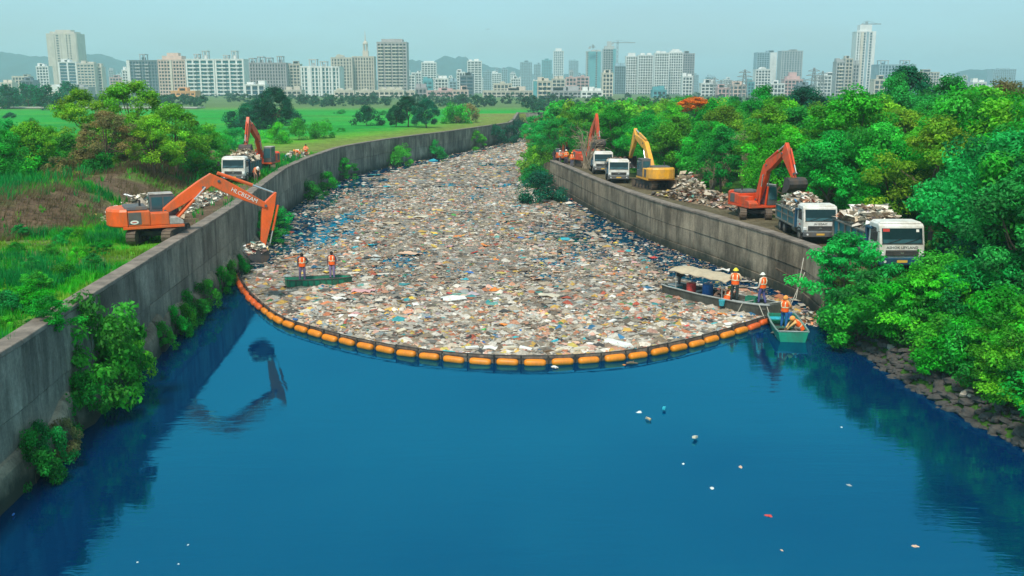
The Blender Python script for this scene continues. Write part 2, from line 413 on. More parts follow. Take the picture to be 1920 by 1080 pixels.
    n2 = noise_node(N, L, tc, 7, 6, .7); r2 = ramp(N, [(.3, (.6,) * 3), (.7, (1.4,) * 3)]); L.new(n2.outputs[0], r2.inputs[0])
    c1 = mixc(N, L, 1.0, at_.outputs['Color'], r1.outputs[0], 'MULTIPLY'); c2 = mixc(N, L, 1.0, c1, r2.outputs[0], 'MULTIPLY')
    L.new(c2, b.inputs['Base Color']); b.inputs['Roughness'].default_value = .95; b.inputs['Specular IOR Level'].default_value = .1
    bp = N.new('ShaderNodeBump'); bp.inputs['Strength'].default_value = .8; bp.inputs['Distance'].default_value = .15
    L.new(n2.outputs[0], bp.inputs['Height']); L.new(bp.outputs[0], b.inputs['Normal'])
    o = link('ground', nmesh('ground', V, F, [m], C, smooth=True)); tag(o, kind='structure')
    return o
build_ground()

# ---------------------------------------------------------------- water
def build_water():
    m, nt, N, L, b = new_mat('canal_water')
    tc = N.new('ShaderNodeTexCoord').outputs['Object']
    N.remove(b)
    df = N.new('ShaderNodeBsdfDiffuse'); df.inputs[0].default_value = (.0001, .022, .088, 1)      # murky blue body of the water
    gl = N.new('ShaderNodeBsdfGlossy'); gl.inputs['Color'].default_value = (.09, .79, 1.0, 1); gl.inputs['Roughness'].default_value = .012
    fr = N.new('ShaderNodeFresnel'); fr.inputs['IOR'].default_value = 2.55
    mx = N.new('ShaderNodeMixShader'); L.new(fr.outputs[0], mx.inputs[0]); L.new(df.outputs[0], mx.inputs[1]); L.new(gl.outputs[0], mx.inputs[2]); L.new(mx.outputs[0], N['Material Output'].inputs[0])
    n1 = noise_node(N, L, tc, 1.15, 3, .5, vscale=(.38, 1.7, 1), dist=.3)
    n2 = noise_node(N, L, tc, .12, 3, .5)
    n3 = noise_node(N, L, tc, 4.2, 3, .55, vscale=(.7, 1.6, 1))
    mul = N.new('ShaderNodeMath'); mul.operation = 'MULTIPLY'
    r = ramp(N, [(.40, (.12,) * 3), (.66, (1, 1, 1))]); L.new(n2.outputs[0], r.inputs[0])
    add = N.new('ShaderNodeMath'); add.operation = 'MULTIPLY_ADD'; add.inputs[1].default_value = .34
    L.new(n3.outputs[0], add.inputs[0]); L.new(n1.outputs[0], add.inputs[2])
    L.new(add.outputs[0], mul.inputs[0]); L.new(r.outputs[0], mul.inputs[1])
    bp = N.new('ShaderNodeBump'); bp.inputs['Strength'].default_value = .5; bp.inputs['Distance'].default_value = .024
    L.new(mul.outputs[0], bp.inputs['Height'])
    for q in (gl, fr): L.new(bp.outputs[0], q.inputs['Normal'])
    V = [(-60, -58, 0), (170, -58, 0), (170, 311, 0), (-60, 311, 0)]
    o = link('canal_water', nmesh('canal_water', V, [(0, 1, 2, 3)], [m])); tag(o, kind='structure')
build_water()

# ---------------------------------------------------------------- retaining walls, panel by panel
def resample(ys, xs, y0, y1, step):
    yy = np.linspace(y0, y1, 2000); xx = np.interp(yy, ys, xs)
    # round the corners of the plan a little
    k = np.ones(41) / 41; xx2 = np.convolve(np.pad(xx, 20, mode='edge'), k, 'valid'); xx2[:20] = xx[:20]; xx2[-20:] = xx[-20:]
    s = np.concatenate([[0], np.cumsum(np.hypot(np.diff(xx2), np.diff(yy)))])
    n = max(2, int(s[-1] / step)); t = np.linspace(0, s[-1], n + 1)
    return [Vector((float(np.interp(q, s, xx2)), float(np.interp(q, s, yy)), 0)) for q in t]

def wall_run(root, P, side, top, lifts, thick=.5, cap=(.62, .16), mat='concrete', footing=False, gap=.012):
    """side=+1: the water is on the +x side. lifts: list of (z0, z1, proud)"""
    rr = random.Random(len(P))
    for i in range(len(P) - 1):
        p, q = P[i], P[i + 1]; d = (q - p).normalized(); nrm = Vector((d.y, -d.x, 0)) * side
        p2, q2 = p + d * gap, q - d * gap
        for z0, z1, proud in lifts:
            j = rr.uniform(-.012, .012); a0, a1 = proud + j, proud + j + rr.uniform(-.008, .008)
            mb = MB(); vs = []
            for pt, a in ((p2, a0), (q2, a1)):
                for z in (z0 + gap, z1 - gap):
                    vs += [pt + nrm * a + Vector((0, 0, z)), pt - nrm * thick + Vector((0, 0, z))]
            mb.add(vs, [(0, 2, 3, 1), (4, 5, 7, 6), (0, 4, 6, 2), (1, 3, 7, 5), (2, 6, 7, 3), (0, 1, 5, 4)])
            mb.build('concrete_panel', MAT[mat], root, bevel=.02)
        w, h = cap
        dz = rr.uniform(-.015, .015)
        mb = MB(); c0, c1 = p + d * .006, q - d * .006
        vs = []
        for pt in (c0, c1):
            for z in (top - h + .004, top + dz):
                vs += [pt + nrm * (.07 + rr.uniform(-.02, .02)) + Vector((0, 0, z)), pt - nrm * w + Vector((0, 0, z))]
        mb.add(vs, [(0, 2, 3, 1), (4, 5, 7, 6), (0, 4, 6, 2), (1, 3, 7, 5), (2, 6, 7, 3), (0, 1, 5, 4)])
        mb.build('coping_stone', MAT['coping'], root, bevel=.03)
        if footing and p.y < 66:
            mb = MB(); n = 9; rings = []
            for k in range(5):
                t = k / 4; base = p.lerp(q, .03 + .94 * t); hh = footing + rr.uniform(-.35, .3); pr = .33 + rr.uniform(-.12, .16)
                prof = [(-.05, -1.2), (pr + .1, -1.2), (pr + .05, -.2), (pr + rr.uniform(-.08, .08), hh * .45), (pr * .8, hh * .8), (pr * .35, hh), (-.05, hh + .05)]
                rings.append([base + nrm * a + Vector((0, 0, z)) for a, z in prof])
            mb.loft(rings).build('footing_block', MAT['concrete_b'], root, smooth=False, bevel=.03)
    # solid core behind the joints
    mb = MB(); rings = []
    for i, p in enumerate(P):
        d = (P[min(i + 1, len(P) - 1)] - P[max(i - 1, 0)]).normalized(); nrm = Vector((d.y, -d.x, 0)) * side
        rings.append([p - nrm * .06 + Vector((0, 0, -2)), p - nrm * .06 + Vector((0, 0, top - .19)), p - nrm * (thick - .05) + Vector((0, 0, top - .19)), p - nrm * (thick - .05) + Vector((0, 0, -2))])
    mb.loft(rings).build('wall_core', MAT['black'], root)

wl_ = thing('retaining_wall', 'long weathered concrete wall along the left side of the canal, grass behind it', 'wall')
wall_run(wl_, resample(LY, LX, 14, 300, 3.4), 1, WALL_L, [(-1.5, 2.15, .0), (2.15, WALL_L - .16, .03)], footing=1.25)
wr_ = thing('retaining_wall', 'brownish concrete wall on the right bank with dump trucks parked above it', 'wall')
wall_run(wr_, resample(RY, RX, 47.6, 114, 3.6), -1, WALL_R, [(-1.5, .55, .10), (.55, 1.75, .0), (1.75, WALL_R - .16, .03)], mat='concrete_b')
wf_ = thing('retaining_wall', 'distant low grey wall where the canal bends out of sight', 'wall')
wall_run(wf_, [Vector((2.0 + k * 6, 301 + k * .8, 0)) for k in range(16)], 1, 4.1, [(-1.5, 3.94, 0)])
# slanting drain pipe on the right wall
MB().tube([at(1455, 503, 2.1) + Vector((.0, 0, 0)), at(1492, 524, 1.4)], .045, 6).build('drain_pipe', MAT['track'], wr_)

# ---------------------------------------------------------------- floating boom
BOOM_PX = [(443, 490), (444, 508), (449, 530), (470, 560), (520, 600), (600, 628), (700, 652), (800, 668), (900, 677), (1000, 680), (1100, 676), (1200, 666), (1300, 645), (1380, 622), (1445, 600)]
bp_ = [at(u, v, .1) for u, v in BOOM_PX]
bp_ = [Vector((p.x, p.y, 0)) for p in bp_]
def catmull(P, n=14):
    out = []
    for i in range(len(P) - 1):
        a, b, c, d = P[max(i - 1, 0)], P[i], P[i + 1], P[min(i + 2, len(P) - 1)]
        for k in range(n):
            t = k / n
            out.append(.5 * ((2 * b) + (c - a) * t + (2 * a - 5 * b + 4 * c - d) * t * t + (3 * b - a - 3 * c + d) * t ** 3))
    return out + [P[-1]]
BC = catmull(bp_)
bs = np.concatenate([[0], np.cumsum([(BC[i + 1] - BC[i]).length for i in range(len(BC) - 1)])])
bxs, bys = np.array([p.x for p in BC]), np.array([p.y for p in BC])
def boom_at(s): return Vector((float(np.interp(s, bs, bxs)), float(np.interp(s, bs, bys)), 0))
boom = thing('floating_boom', 'curved orange floating barrier holding back the raft of litter', 'boom')
FLEN = 1.17; nfl = int(bs[-1] / FLEN); FLEN = bs[-1] / nfl
fprof = [(-.47, .03), (-.45, .11), (-.40, .155), (-.30, .175), (.30, .175), (.40, .155), (.45, .11), (.47, .03)]
mbf = MB(); mbf.loft([[(x, r * math.cos(a), r * .92 * math.sin(a)) for a in [2 * math.pi * k / 12 for k in range(12)]] for x, r in fprof])
float_me = mbf.mesh('float', MAT['float_'], True); float_me2 = mbf.mesh('float', MAT['float_red'], True)
for i in range(nfl):
    a, b = boom_at(i * FLEN), boom_at((i + 1) * FLEN); c = (a + b) / 2; d = b - a
    nr = Vector((d.y, -d.x, 0)).normalized()
    o = link('float', float_me2 if i < 13 or i > nfl - 3 else float_me, boom, loc=c + nr * (.02 + random.uniform(-.05, .05)) + Vector((0, 0, .10 + random.uniform(-.03, .03))), rot=(random.uniform(-.5, .5), random.uniform(-.04, .04), math.atan2(d.y, d.x) + random.uniform(-.05, .05)))
    mb = MB(); e = d.normalized()
    q0, q1 = a + e * .02 - nr * .12, b - e * .02 - nr * .12
    hh = .36 + random.uniform(-.03, .05)
    mb.add([q0 + Vector((0, 0, -.4)), q1 + Vector((0, 0, -.4)), q1 + Vector((0, 0, hh)), q0 + Vector((0, 0, hh)),
            q0 - nr * .03 + Vector((0, 0, -.4)), q1 - nr * .03 + Vector((0, 0, -.4)), q1 - nr * .03 + Vector((0, 0, hh)), q0 - nr * .03 + Vector((0, 0, hh))],
           [(0, 1, 2, 3), (4, 7, 6, 5), (3, 2, 6, 7), (0, 4, 5, 1), (0, 3, 7, 4), (1, 5, 6, 2)])
    mb.build('skirt_panel', MAT['skirt'], boom)
    MB().tube([a - nr * .1 + Vector((0, 0, -.2)), a - nr * .06 + Vector((0, 0, .2)), a - nr * .1 + Vector((0, 0, hh + .02))], .03, 6).build('connector', MAT['black'], boom)
mb = MB(); mb.tube([p + Vector((0, 0, .40)) for p in BC[::4]], .022, 5); mb.build('tension_cable', MAT['black'], boom)
p0 = BC[0]
MB().beam(p0 + Vector((-.25, .15, -.2)), p0 + Vector((-.05, .1, .95)), .12, .1).beam(p0 + Vector((.25, .1, -.2)), p0 + Vector((-.05, .1, .95)), .1, .1).build('end_bracket', MAT['rail'], boom)

# ---------------------------------------------------------------- the raft of litter
def boom_y(x):
    """front edge of the raft for each x"""
    o = np.argsort(bxs); return np.interp(x, bxs[o], bys[o])
def boom_xl(y): o = np.argsort(bys[:60]); return np.where(y < 63.4, np.interp(y, bys[:60][o], bxs[:60][o]) + .4, -99)
def raft_mask(x, y):
    """0..1 how densely litter covers the water"""
    l, r = xL(y), xR(y)
    m = sstep(.15, 1.1, y - boom_y(x)) * (y > 39)
    # left arm of the boom
    o = np.argsort(bys[:60]); bx_left = np.interp(y, bys[:60][o], bxs[:60][o], left=-99, right=-99)
    m = m * np.where((y > 44) & (y < 63.4), sstep(.1, .6, x - bx_left), 1)
    gl = 2.0 * sstep(60, 75, y) + 2.2 * fbm(x, y, 6, 11)
    gr = .5 + 4.6 * sstep(52, 57, y) * (1 - sstep(74, 92, y)) * fbm(x * .4, y, 9, 12)
    m = m * sstep(0, 1.2, x - l - gl * sstep(58, 64, y)) * sstep(0, 1.3, r - x - gr)
    pool = np.exp(-(((x + 16.2) / 4.2) ** 2 + ((y - 79) / 13.0) ** 2)) + .75 * np.exp(-(((x + 15) / 6) ** 2 + ((y - 106) / 9.0) ** 2)) + .55 * np.exp(-(((x - 4.0) / 5) ** 2 + ((y - 76) / 6.0) ** 2)) + .5 * np.exp(-(((x - 9.5) / 3.2) ** 2 + ((y - 60) / 5.0) ** 2))
    m = m * (1 - np.clip(pool * (.65 + .9 * fbm(x, y, 3.5, 14)), 0, .97))
    # streaks and holes drawn out along the flow
    hole = sstep(.46, .30, fbm(x, y * .5, 3.2, 81)) * .75 + sstep(.40, .25, fbm(x, y, 1.1, 83)) * .5
    hole = hole * (.25 + .75 * sstep(8, 22, y - boom_y(x))) * sstep(1.5, 5, y - boom_y(x))
    return m * (1 - np.clip(hole, 0, .85)) * (y < 299)

def build_mat():
    ys = np.concatenate([np.arange(39, 75, .4), np.arange(75, 130, .8), np.arange(130, 299, 1.6)])
    nx = 120; V = []
    for y in ys:
        l, r = float(xL(y)) + .1, float(xR(y)) - .1
        x = np.linspace(l, r, nx); m = raft_mask(x, np.full(nx, y))
        z = .015 + .10 * (m - .42) + .05 * (fbm(x, np.full(nx, y), .9, 20) - .5)
        V.append(np.stack([x, np.full(nx, y), z], 1))
    V = np.concatenate(V); h = len(ys)
    i, j = np.meshgrid(np.arange(h - 1), np.arange(nx - 1), indexing='ij'); a = (i * nx + j).ravel()
    F = np.stack([a, a + 1, a + nx + 1, a + nx], 1)
    keep = V[F].mean(1)[:, 2] > -.022
    m, nt, N, L, b = new_mat('litter_scum')
    tc = N.new('ShaderNodeTexCoord').outputs['Object']
    outs = []
    for sc, seedv in ((2.6, 0), (6.5, 5), (13, 9)):
        mp = N.new('ShaderNodeMapping'); mp.inputs['Location'].default_value = (seedv, seedv, 0); mp.inputs['Scale'].default_value = (.75, 1.15, .3); L.new(tc, mp.inputs[0])
        nz = N.new('ShaderNodeTexNoise'); nz.inputs['Scale'].default_value = sc * .6; L.new(mp.outputs[0], nz.inputs[0])
        mx = N.new('ShaderNodeMix'); mx.data_type = 'RGBA'; mx.blend_type = 'LINEAR_LIGHT'; mx.inputs['Factor'].default_value = .12
        L.new(mp.outputs[0], mx.inputs['A']); L.new(nz.outputs['Color'], mx.inputs['B'])
        vo = N.new('ShaderNodeTexVoronoi'); vo.inputs['Scale'].default_value = sc; L.new(mx.outputs['Result'], vo.inputs['Vector'])
        sp = N.new('ShaderNodeSeparateColor'); L.new(vo.outputs['Color'], sp.inputs[0]); outs.append((sp, vo))
    pal = [(0, (.07, .06, .05)), (.14, (.20, .16, .12)), (.30, (.12, .10, .085)), (.44, (.31, .25, .19)), (.58, (.20, .165, .13)), (.72, (.42, .35, .28)), (.84, (.10, .11, .11)), (.92, (.55, .48, .41))]
    r1 = ramp(N, pal); r1.color_ramp.interpolation = 'CONSTANT'; L.new(outs[1][0].outputs[0], r1.inputs[0])
    r2 = ramp(N, pal); r2.color_ramp.interpolation = 'CONSTANT'; L.new(outs[2][0].outputs[1], r2.inputs[0])
    r0 = ramp(N, [(.0, (0, 0, 0)), (.72, (0, 0, 0)), (.73, (1, 1, 1))]); r0.color_ramp.interpolation = 'CONSTANT'; L.new(outs[0][0].outputs[0], r0.inputs[0])
    r3 = ramp(N, pal); r3.color_ramp.interpolation = 'CONSTANT'; L.new(outs[0][0].outputs[2], r3.inputs[0])
    c = mixc(N, L, .55, r1.outputs[0], r2.outputs[0]); c = mixc(N, L, r0.outputs[0], c, r3.outputs[0])
    L.new(c, b.inputs['Base Color']); b.inputs['Roughness'].default_value = .6; b.inputs['Specular IOR Level'].default_value = .3
    bp = N.new('ShaderNodeBump'); bp.inputs['Strength'].default_value = .9; bp.inputs['Distance'].default_value = .08
    L.new(outs[1][0].outputs[2], bp.inputs['Height']); L.new(bp.outputs[0], b.inputs['Normal'])
    o = link('litter_scum', nmesh('litter_scum', V, F[keep], [m])); tag(o, 'grey-brown scum of fine litter covering the canal upstream of the boom', 'litter', kind='stuff')
build_mat()

PALETTE = np.array([(.62, .60, .56), (.70, .69, .67), (.50, .46, .40), (.42, .37, .30), (.33, .28, .22), (.24, .19, .15), (.17, .145, .12), (.28, .27, .26), (.12, .115, .11), (.06, .06, .065),
                    (.55, .22, .12), (.62, .34, .24), (.66, .42, .36), (.50, .12, .08), (.66, .44, .12), (.66, .56, .16), (.05, .22, .45), (.06, .40, .48), (.14, .42, .40), (.10, .30, .12), (.45, .40, .48), (.36, .44, .48)])
PW = np.array([9, 7, 11, 11, 10, 8, 6, 8, 5, 3, 3, 3.5, 4, 1.2, 2.4, 1.4, .7, .7, .7, .5, 1.5, 3.5]); PW /= PW.sum()
PW_NEAR = PW * np.array([2.6, 2.8, 1.0, .9, .9, .9, .9, .8, .9, 1, 2.2, 2.0, 1.9, 2.2, 2.0, 1.6, 1.4, 1.4, 1.3, 1.2, 1, 1]); PW_NEAR /= PW_NEAR.sum()

def pieces(x, y, z0, size, pal_w, lift=.12, g=rng, gain=1.0):
    """many small crumpled scraps: quads bent along a diagonal, strips, little peaked lumps"""
    n = len(x); kind = g.random(n)
    a = g.uniform(0, 2 * np.pi, n); ca, sa = np.cos(a), np.sin(a)
    l = size; w = np.where(kind < .28, size * g.uniform(.12, .3, n), size * g.uniform(.45, 1, n))
    l = np.where(kind < .28, l * 1.9, l)
    cor = np.array([(-.5, -.5), (.5, -.5), (.5, .5), (-.5, .5)])
    V = np.zeros((n, 5, 3))
    jx = 1 + g.uniform(-.35, .35, (n, 4)); jy = 1 + g.uniform(-.35, .35, (n, 4))
    px_, py_ = cor[None, :, 0] * l[:, None] * jx, cor[None, :, 1] * w[:, None] * jy
    V[:, :4, 0] = x[:, None] + px_ * ca[:, None] - py_ * sa[:, None]
    V[:, :4, 1] = y[:, None] + px_ * sa[:, None] + py_ * ca[:, None]
    V[:, :4, 2] = z0[:, None] + g.uniform(-.02, lift * .8, (n, 4)) * np.minimum(size, .5)[:, None] * 2
    V[:, 4, 0], V[:, 4, 1] = x + g.uniform(-.2, .2, n) * size, y + g.uniform(-.2, .2, n) * size
    V[:, 4, 2] = z0 + np.where(kind > .55, g.uniform(.1, .55, n), g.uniform(0, .25, n)) * np.minimum(size, .45)
    b = np.arange(n)[:, None] * 5
    F = np.concatenate([b + np.array([[0, 1, 4]]), b + np.array([[1, 2, 4]]), b + np.array([[2, 3, 4]]), b + np.array([[3, 0, 4]])])
    c = PALETTE[g.choice(len(PALETTE), n, p=pal_w)] * g.uniform(.6, 1.0, (n, 1)) * np.array((.95, .87, .78)) * gain * (.62 + .85 * fbm(x, y, 2.4, 91))[:, None]
    return V.reshape(-1, 3), F, np.repeat(np.clip(c, 0, .8), 5, axis=0)

def merge(parts):
    V, F, C = [], [], []; b = 0
    for v, f, c in parts: V.append(v); F.append(f + b); C.append(c); b += len(v)
    return np.concatenate(V), np.concatenate(F), np.concatenate(C)

def build_litter():
    parts = []
    def scatter(n, y0, y1, smin, smax, w, thr, power=2.2):
        y = rng.uniform(y0, y1, n); x = xL(y) + rng.random(n) * (xR(y) - xL(y))
        m = raft_mask(x, y); k = rng.random(n) < np.clip(m * 1.05 - thr, 0, 1) + .15 * (y > 47.5) * (y < 298) * (x > boom_xl(y)); x, y = x[k], y[k]
        s = smin + (smax - smin) * rng.random(len(x)) ** power
        parts.append(pieces(x, y, np.full(len(x), .035), s, w))
    scatter(44000, 39, 50, .05, .34, PW_NEAR, 0, 2.6); scatter(6500, 39, 56, .18, .66, PW_NEAR, 0, 1.7); scatter(3500, 54, 100, .3, .8, PW, 0, 1.8)
    scatter(76000, 47, 72, .05, .28, PW, .05, 2.6)
    scatter(56000, 70, 112, .08, .40, PW, .05, 2.8)
    scatter(34000, 110, 300, .16, .8, PW, .05, 2.8)
    V, F, C = merge(parts)
    o = link('floating_litter', nmesh('floating_litter', V, F, [MAT['litter']], C)); tag(o, 'countless small scraps of floating litter behind the boom', 'litter', kind='stuff')
build_litter()

# larger pieces of litter one can pick out
def crumple(kind, col, size, seed):
    g = random.Random(seed); mb = MB()
    if kind == 'bag':
        n, k = 9, 5; rings = []; ox = g.uniform(-.25, .25) * size
        for i in range(k):
            t = i / (k - 1); rr_ = [1.0, 1.02, .86, .58, .25][i]
            rings.append([(math.cos(2 * math.pi * j / n) * rr_ * size * .55 * g.uniform(.6, 1.3) + t * ox, math.sin(2 * math.pi * j / n) * rr_ * size * .36 * g.uniform(.6, 1.3), (t * .24 - .04) * size * g.uniform(.55, 1.35)) for j in range(n)])
        mb.loft(rings)
    elif kind == 'sheet':
        nx, ny = 5, 4; V = []; F = []
        for j in range(ny):
            for i in range(nx):
                V.append(((i / 4 - .5) * size * g.uniform(.85, 1.1), (j / 3 - .5) * size * .6 * g.uniform(.8, 1.15), .05 + g.uniform(0, .16) * min(size, .9)))
        for j in range(ny - 1):
            for i in range(nx - 1): a = j * nx + i; F.append((a, a + 1, a + nx + 1, a + nx))
        top = len(V); V += [(x, y, z - .03) for x, y, z in V]; F += [tuple(top + q for q in f[::-1]) for f in F]
        mb.add(V, F)
    elif kind == 'board':
        mb.box(-size / 2, size / 2, -size * .22, size * .24, .0, .07, 0, Matrix.Rotation(g.uniform(-.25, .25), 3, 'X') @ Matrix.Rotation(g.uniform(-.15, .25), 3, 'Y'), (0, 0, .08))
    elif kind == 'bottle':
        mb.tube([(-size * .5, 0, .05), (-size * .48, 0, .05), (size * .2, 0, .06), (size * .33, 0, .065), (size * .36, 0, .065), (size * .5, 0, .07)], [size * .12, size * .17, size * .17, size * .07, size * .06, size * .06], 8)
    elif kind == 'branch':
        mb.tube([(-size / 2, 0, .06), (-size * .1, size * .04, .09), (size / 2, -size * .03, .05)], [.05, .045, .02], 6)
        mb.tube([(0, 0, .08), (size * .2, size * .18, .14)], [.03, .012], 5)
    return mb
LITTER_COL = {'white': (.78, .77, .73), 'cream': (.66, .58, .44), 'tan': (.52, .40, .26), 'blue': (.03, .16, .48), 'cyan': (.03, .42, .52), 'teal': (.04, .34, .36), 'orange': (.80, .26, .05),
              'pink': (.66, .36, .36), 'red': (.62, .06, .05), 'yellow': (.78, .54, .08), 'green': (.08, .40, .08), 'grey': (.36, .37, .37), 'brown': (.20, .13, .08), 'black': (.03, .03, .035), 'peach': (.70, .45, .31)}
lit_mats = {k: M('litter_' + k, v, .55, .18, 4, dirt=tuple(x * .55 + .06 for x in v), dirt_amt=.2) for k, v in LITTER_COL.items()}
KIND_NAME = {'bag': ('plastic_bag', 'crumpled %s plastic bag'), 'sheet': ('plastic_sheet', '%s plastic sheet lying crinkled'), 'board': ('foam_board', 'flat %s slab of foam board'), 'bottle': ('plastic_bottle', '%s plastic bottle on its side'), 'branch': ('driftwood', 'forked %s stick of driftwood')}
spots = [(770, 477, 'sheet', 'peach', 1.5), (735, 420, 'sheet', 'tan', 1.5), (790, 408, 'sheet', 'cream', 1.3), (850, 562, 'sheet', 'white', 1.35), (1030, 556, 'sheet', 'cream', 1.15), (1160, 648, 'board', 'white', 1.3), (985, 657, 'board', 'white', .55), (1085, 657, 'board', 'cream', .8), (920, 655, 'sheet', 'white', .7), (885, 655, 'board', 'white', .6), (955, 655, 'board', 'cream', .6),
         (880, 512, 'bag', 'blue', .7), (873, 524, 'bag', 'cyan', .55), (1062, 450, 'bottle', 'cyan', .9), (1147, 632, 'bag', 'blue', .5), (1040, 640, 'bag', 'cyan', .5), (977, 620, 'bag', 'blue', .4), (906, 643, 'bag', 'blue', .4), (768, 575, 'bag', 'cyan', .5), (666, 464, 'bag', 'cyan', .6), (697, 461, 'sheet', 'cyan', .8), (885, 277, 'bag', 'teal', 2.0), (908, 272, 'bag', 'teal', 2.2), (920, 269, 'bag', 'teal', 1.6), (812, 301, 'bag', 'cyan', 1.3), (725, 351, 'sheet', 'cyan', 1.0), (700, 329, 'sheet', 'teal', 1.6), (907, 355, 'sheet', 'cyan', 1.0), (968, 388, 'sheet', 'cyan', .9), (850, 404, 'bag', 'green', .8), (1197, 598, 'bag', 'red', .55), (845, 551, 'bag', 'red', .5), (932, 545, 'bag', 'orange', .9), (1010, 525, 'sheet', 'peach', .9), (1148, 557, 'bag', 'white', .6), (766, 543, 'bag', 'orange', .7), (773, 560, 'bag', 'yellow', .65), (670, 507, 'bag', 'yellow', .5), (565, 513, 'bag', 'yellow', .55), (583, 580, 'bag', 'yellow', .7), (640, 615, 'bag', 'yellow', .5), (630, 577, 'bag', 'green', .45), (665, 590, 'bag', 'pink', .7), (680, 548, 'sheet', 'pink', 1.3), (640, 562, 'sheet', 'white', 1.0), (652, 595, 'sheet', 'white', .9), (715, 650, 'bag', 'orange', .5), (718, 600, 'bag', 'cyan', .3), (1165, 500, 'bag', 'white', .5), (945, 415, 'board', 'cream', .9), (640, 430, 'sheet', 'cream', 1.1), (560, 478, 'board', 'tan', .8), (1325, 560, 'bag', 'teal', .5), (1370, 610, 'sheet', 'white', .8), (1290, 612, 'bag', 'red', .5), (1305, 628, 'bag', 'teal', .45), (1240, 600, 'bag', 'orange', .7), (1215, 545, 'sheet', 'white', .7), (1225, 483, 'bag', 'red', .5), (1190, 492, 'bag', 'pink', .5), (1355, 508, 'sheet', 'white', .9), (1155, 455, 'bag', 'yellow', .4), (740, 445, 'bag', 'brown', 1.0), (720, 413, 'bag', 'brown', .7), (1010, 320, 'board', 'brown', 3.0)]
def short(t): return t.replace('lying crinkled ', '').replace('plastic bottle on its side', 'plastic bottle').replace('flat ', '')
def where_words(x, y):
    t = ('against the boom' if y - boom_y(x) < 2.2 else 'just behind the boom' if y < 49 else 'level with the boats' if y < 62 else 'in mid canal' if y < 95 else 'far up the canal')
    f = (x - xL(y)) / (xR(y) - xL(y))
    return t + (', left side' if f < .3 else ', right side' if f > .68 else ', midstream')
rl = random.Random(31); k = 0
for (u, v, kind, colr, size) in spots:
    p = at(u, v, .05)
    nm, lb = KIND_NAME[kind]
    o = crumple(kind, colr, size, k).build(nm, lit_mats[colr], None, smooth=False, loc=(p.x, p.y, .03), rot=(0, 0, rl.uniform(-.5, .5)))
    tag(o, lb % (('large ' if size >= 1.2 else 'small ' if size < .5 else '') + colr) + ' ' + where_words(p.x, p.y), 'litter', 'larger litter on the canal'); k += 1
kinds = ['bag'] * 6 + ['sheet'] * 5 + ['board'] * 2 + ['bottle'] * 2 + ['branch'] * 3
cols = ['white'] * 7 + ['cream'] * 6 + ['grey'] * 4 + ['peach'] * 4 + ['orange'] * 3 + ['pink'] * 2 + ['yellow'] * 2 + ['blue', 'cyan', 'teal', 'red', 'tan', 'tan', 'brown', 'black', 'green']
while k < 255:
    y = 40 + 62 * rl.random() ** 1.7; x = float(xL(y)) + rl.random() * float(xR(y) - xL(y))
    if raft_mask(np.array([x]), np.array([y]))[0] < .55: continue
    kind = rl.choice(kinds); colr = 'brown' if kind == 'branch' else rl.choice(cols); size = rl.uniform(.22, .55) * (1.0 if y < 60 else 1.3) * (1.6 if kind == 'branch' else 1)
    nm, lb = KIND_NAME[kind]
    o = crumple(kind, colr, size, 500 + k).build(nm, lit_mats[colr], None, smooth=False, loc=(x, y, .04), rot=(rl.uniform(-.15, .15), rl.uniform(-.15, .15), rl.uniform(0, 6.28)))
    tag(o, lb % (('small ' if size < .4 else '') + colr) + ' ' + where_words(x, y), 'litter', 'larger litter on the canal'); k += 1
# stray scraps on the clear water below the boom
for (u, v, kind, colr, size) in [(1198, 773, 'bag', 'white', .42), (1245, 770, 'board', 'cyan', .35), (1215, 788, 'branch', 'tan', .4), (1303, 825, 'board', 'cream', .4), (1281, 870, 'bag', 'white', .22), (1389, 876, 'bag', 'peach', .3), (1335, 915, 'bag', 'white', .3), (1440, 967, 'bag', 'red', .34), (1466, 1032, 'bag', 'peach', .2), (1714, 1024, 'bag', 'peach', .3), (1592, 910, 'bag', 'grey', .3), (1578, 801, 'bag', 'white', .2), (25, 968, 'bottle', 'blue', .26), (352, 1022, 'bag', 'white', .15), (258, 1054, 'bag', 'white', .16), (334, 1058, 'bag', 'white', .15), (1040, 690, 'sheet', 'white', .5), (1185, 683, 'branch', 'brown', .8), (1170, 684, 'bag', 'orange', .3), (415, 500, 'bag', 'grey', .5)]:
    p = at(u, v, 0); nm, lb = KIND_NAME[kind]; size *= .62
    o = crumple(kind, colr, size, u).build(nm, lit_mats[colr], None, smooth=False, loc=(p.x, p.y, -.01), rot=(0, 0, u * .7))
    tag(o, short(lb) % ('tiny ' + colr if size < .3 else colr) + ' drifting alone on the open blue water ' + ('near the right bank' if u > 1480 else 'right of centre' if u > 1230 else 'just outside the boom' if v < 720 else 'in the middle' if u > 900 else 'below the left wall'), 'litter', 'stray litter on open water')

# ---------------------------------------------------------------- plants
LEAF = dict(
    bright=leaf_mat('leaves_bright', (.11, .50, .020)), mid=leaf_mat('leaves_mid', (.032, .41, .034)), dark=leaf_mat('leaves_dark', (.003, .15, .070)),
    olive=leaf_mat('leaves_olive', (.20, .47, .018)), lush=leaf_mat('leaves_lush', (.014, .41, .046)), dry=leaf_mat('leaves_dry', (.27, .25, .085), hue=.01),
    flame=leaf_mat('flowers_orange', (.95, .27, .015), trans=.2, hue=.0, val=.1), far=leaf_mat('leaves_far', (.018, .115, .055)))

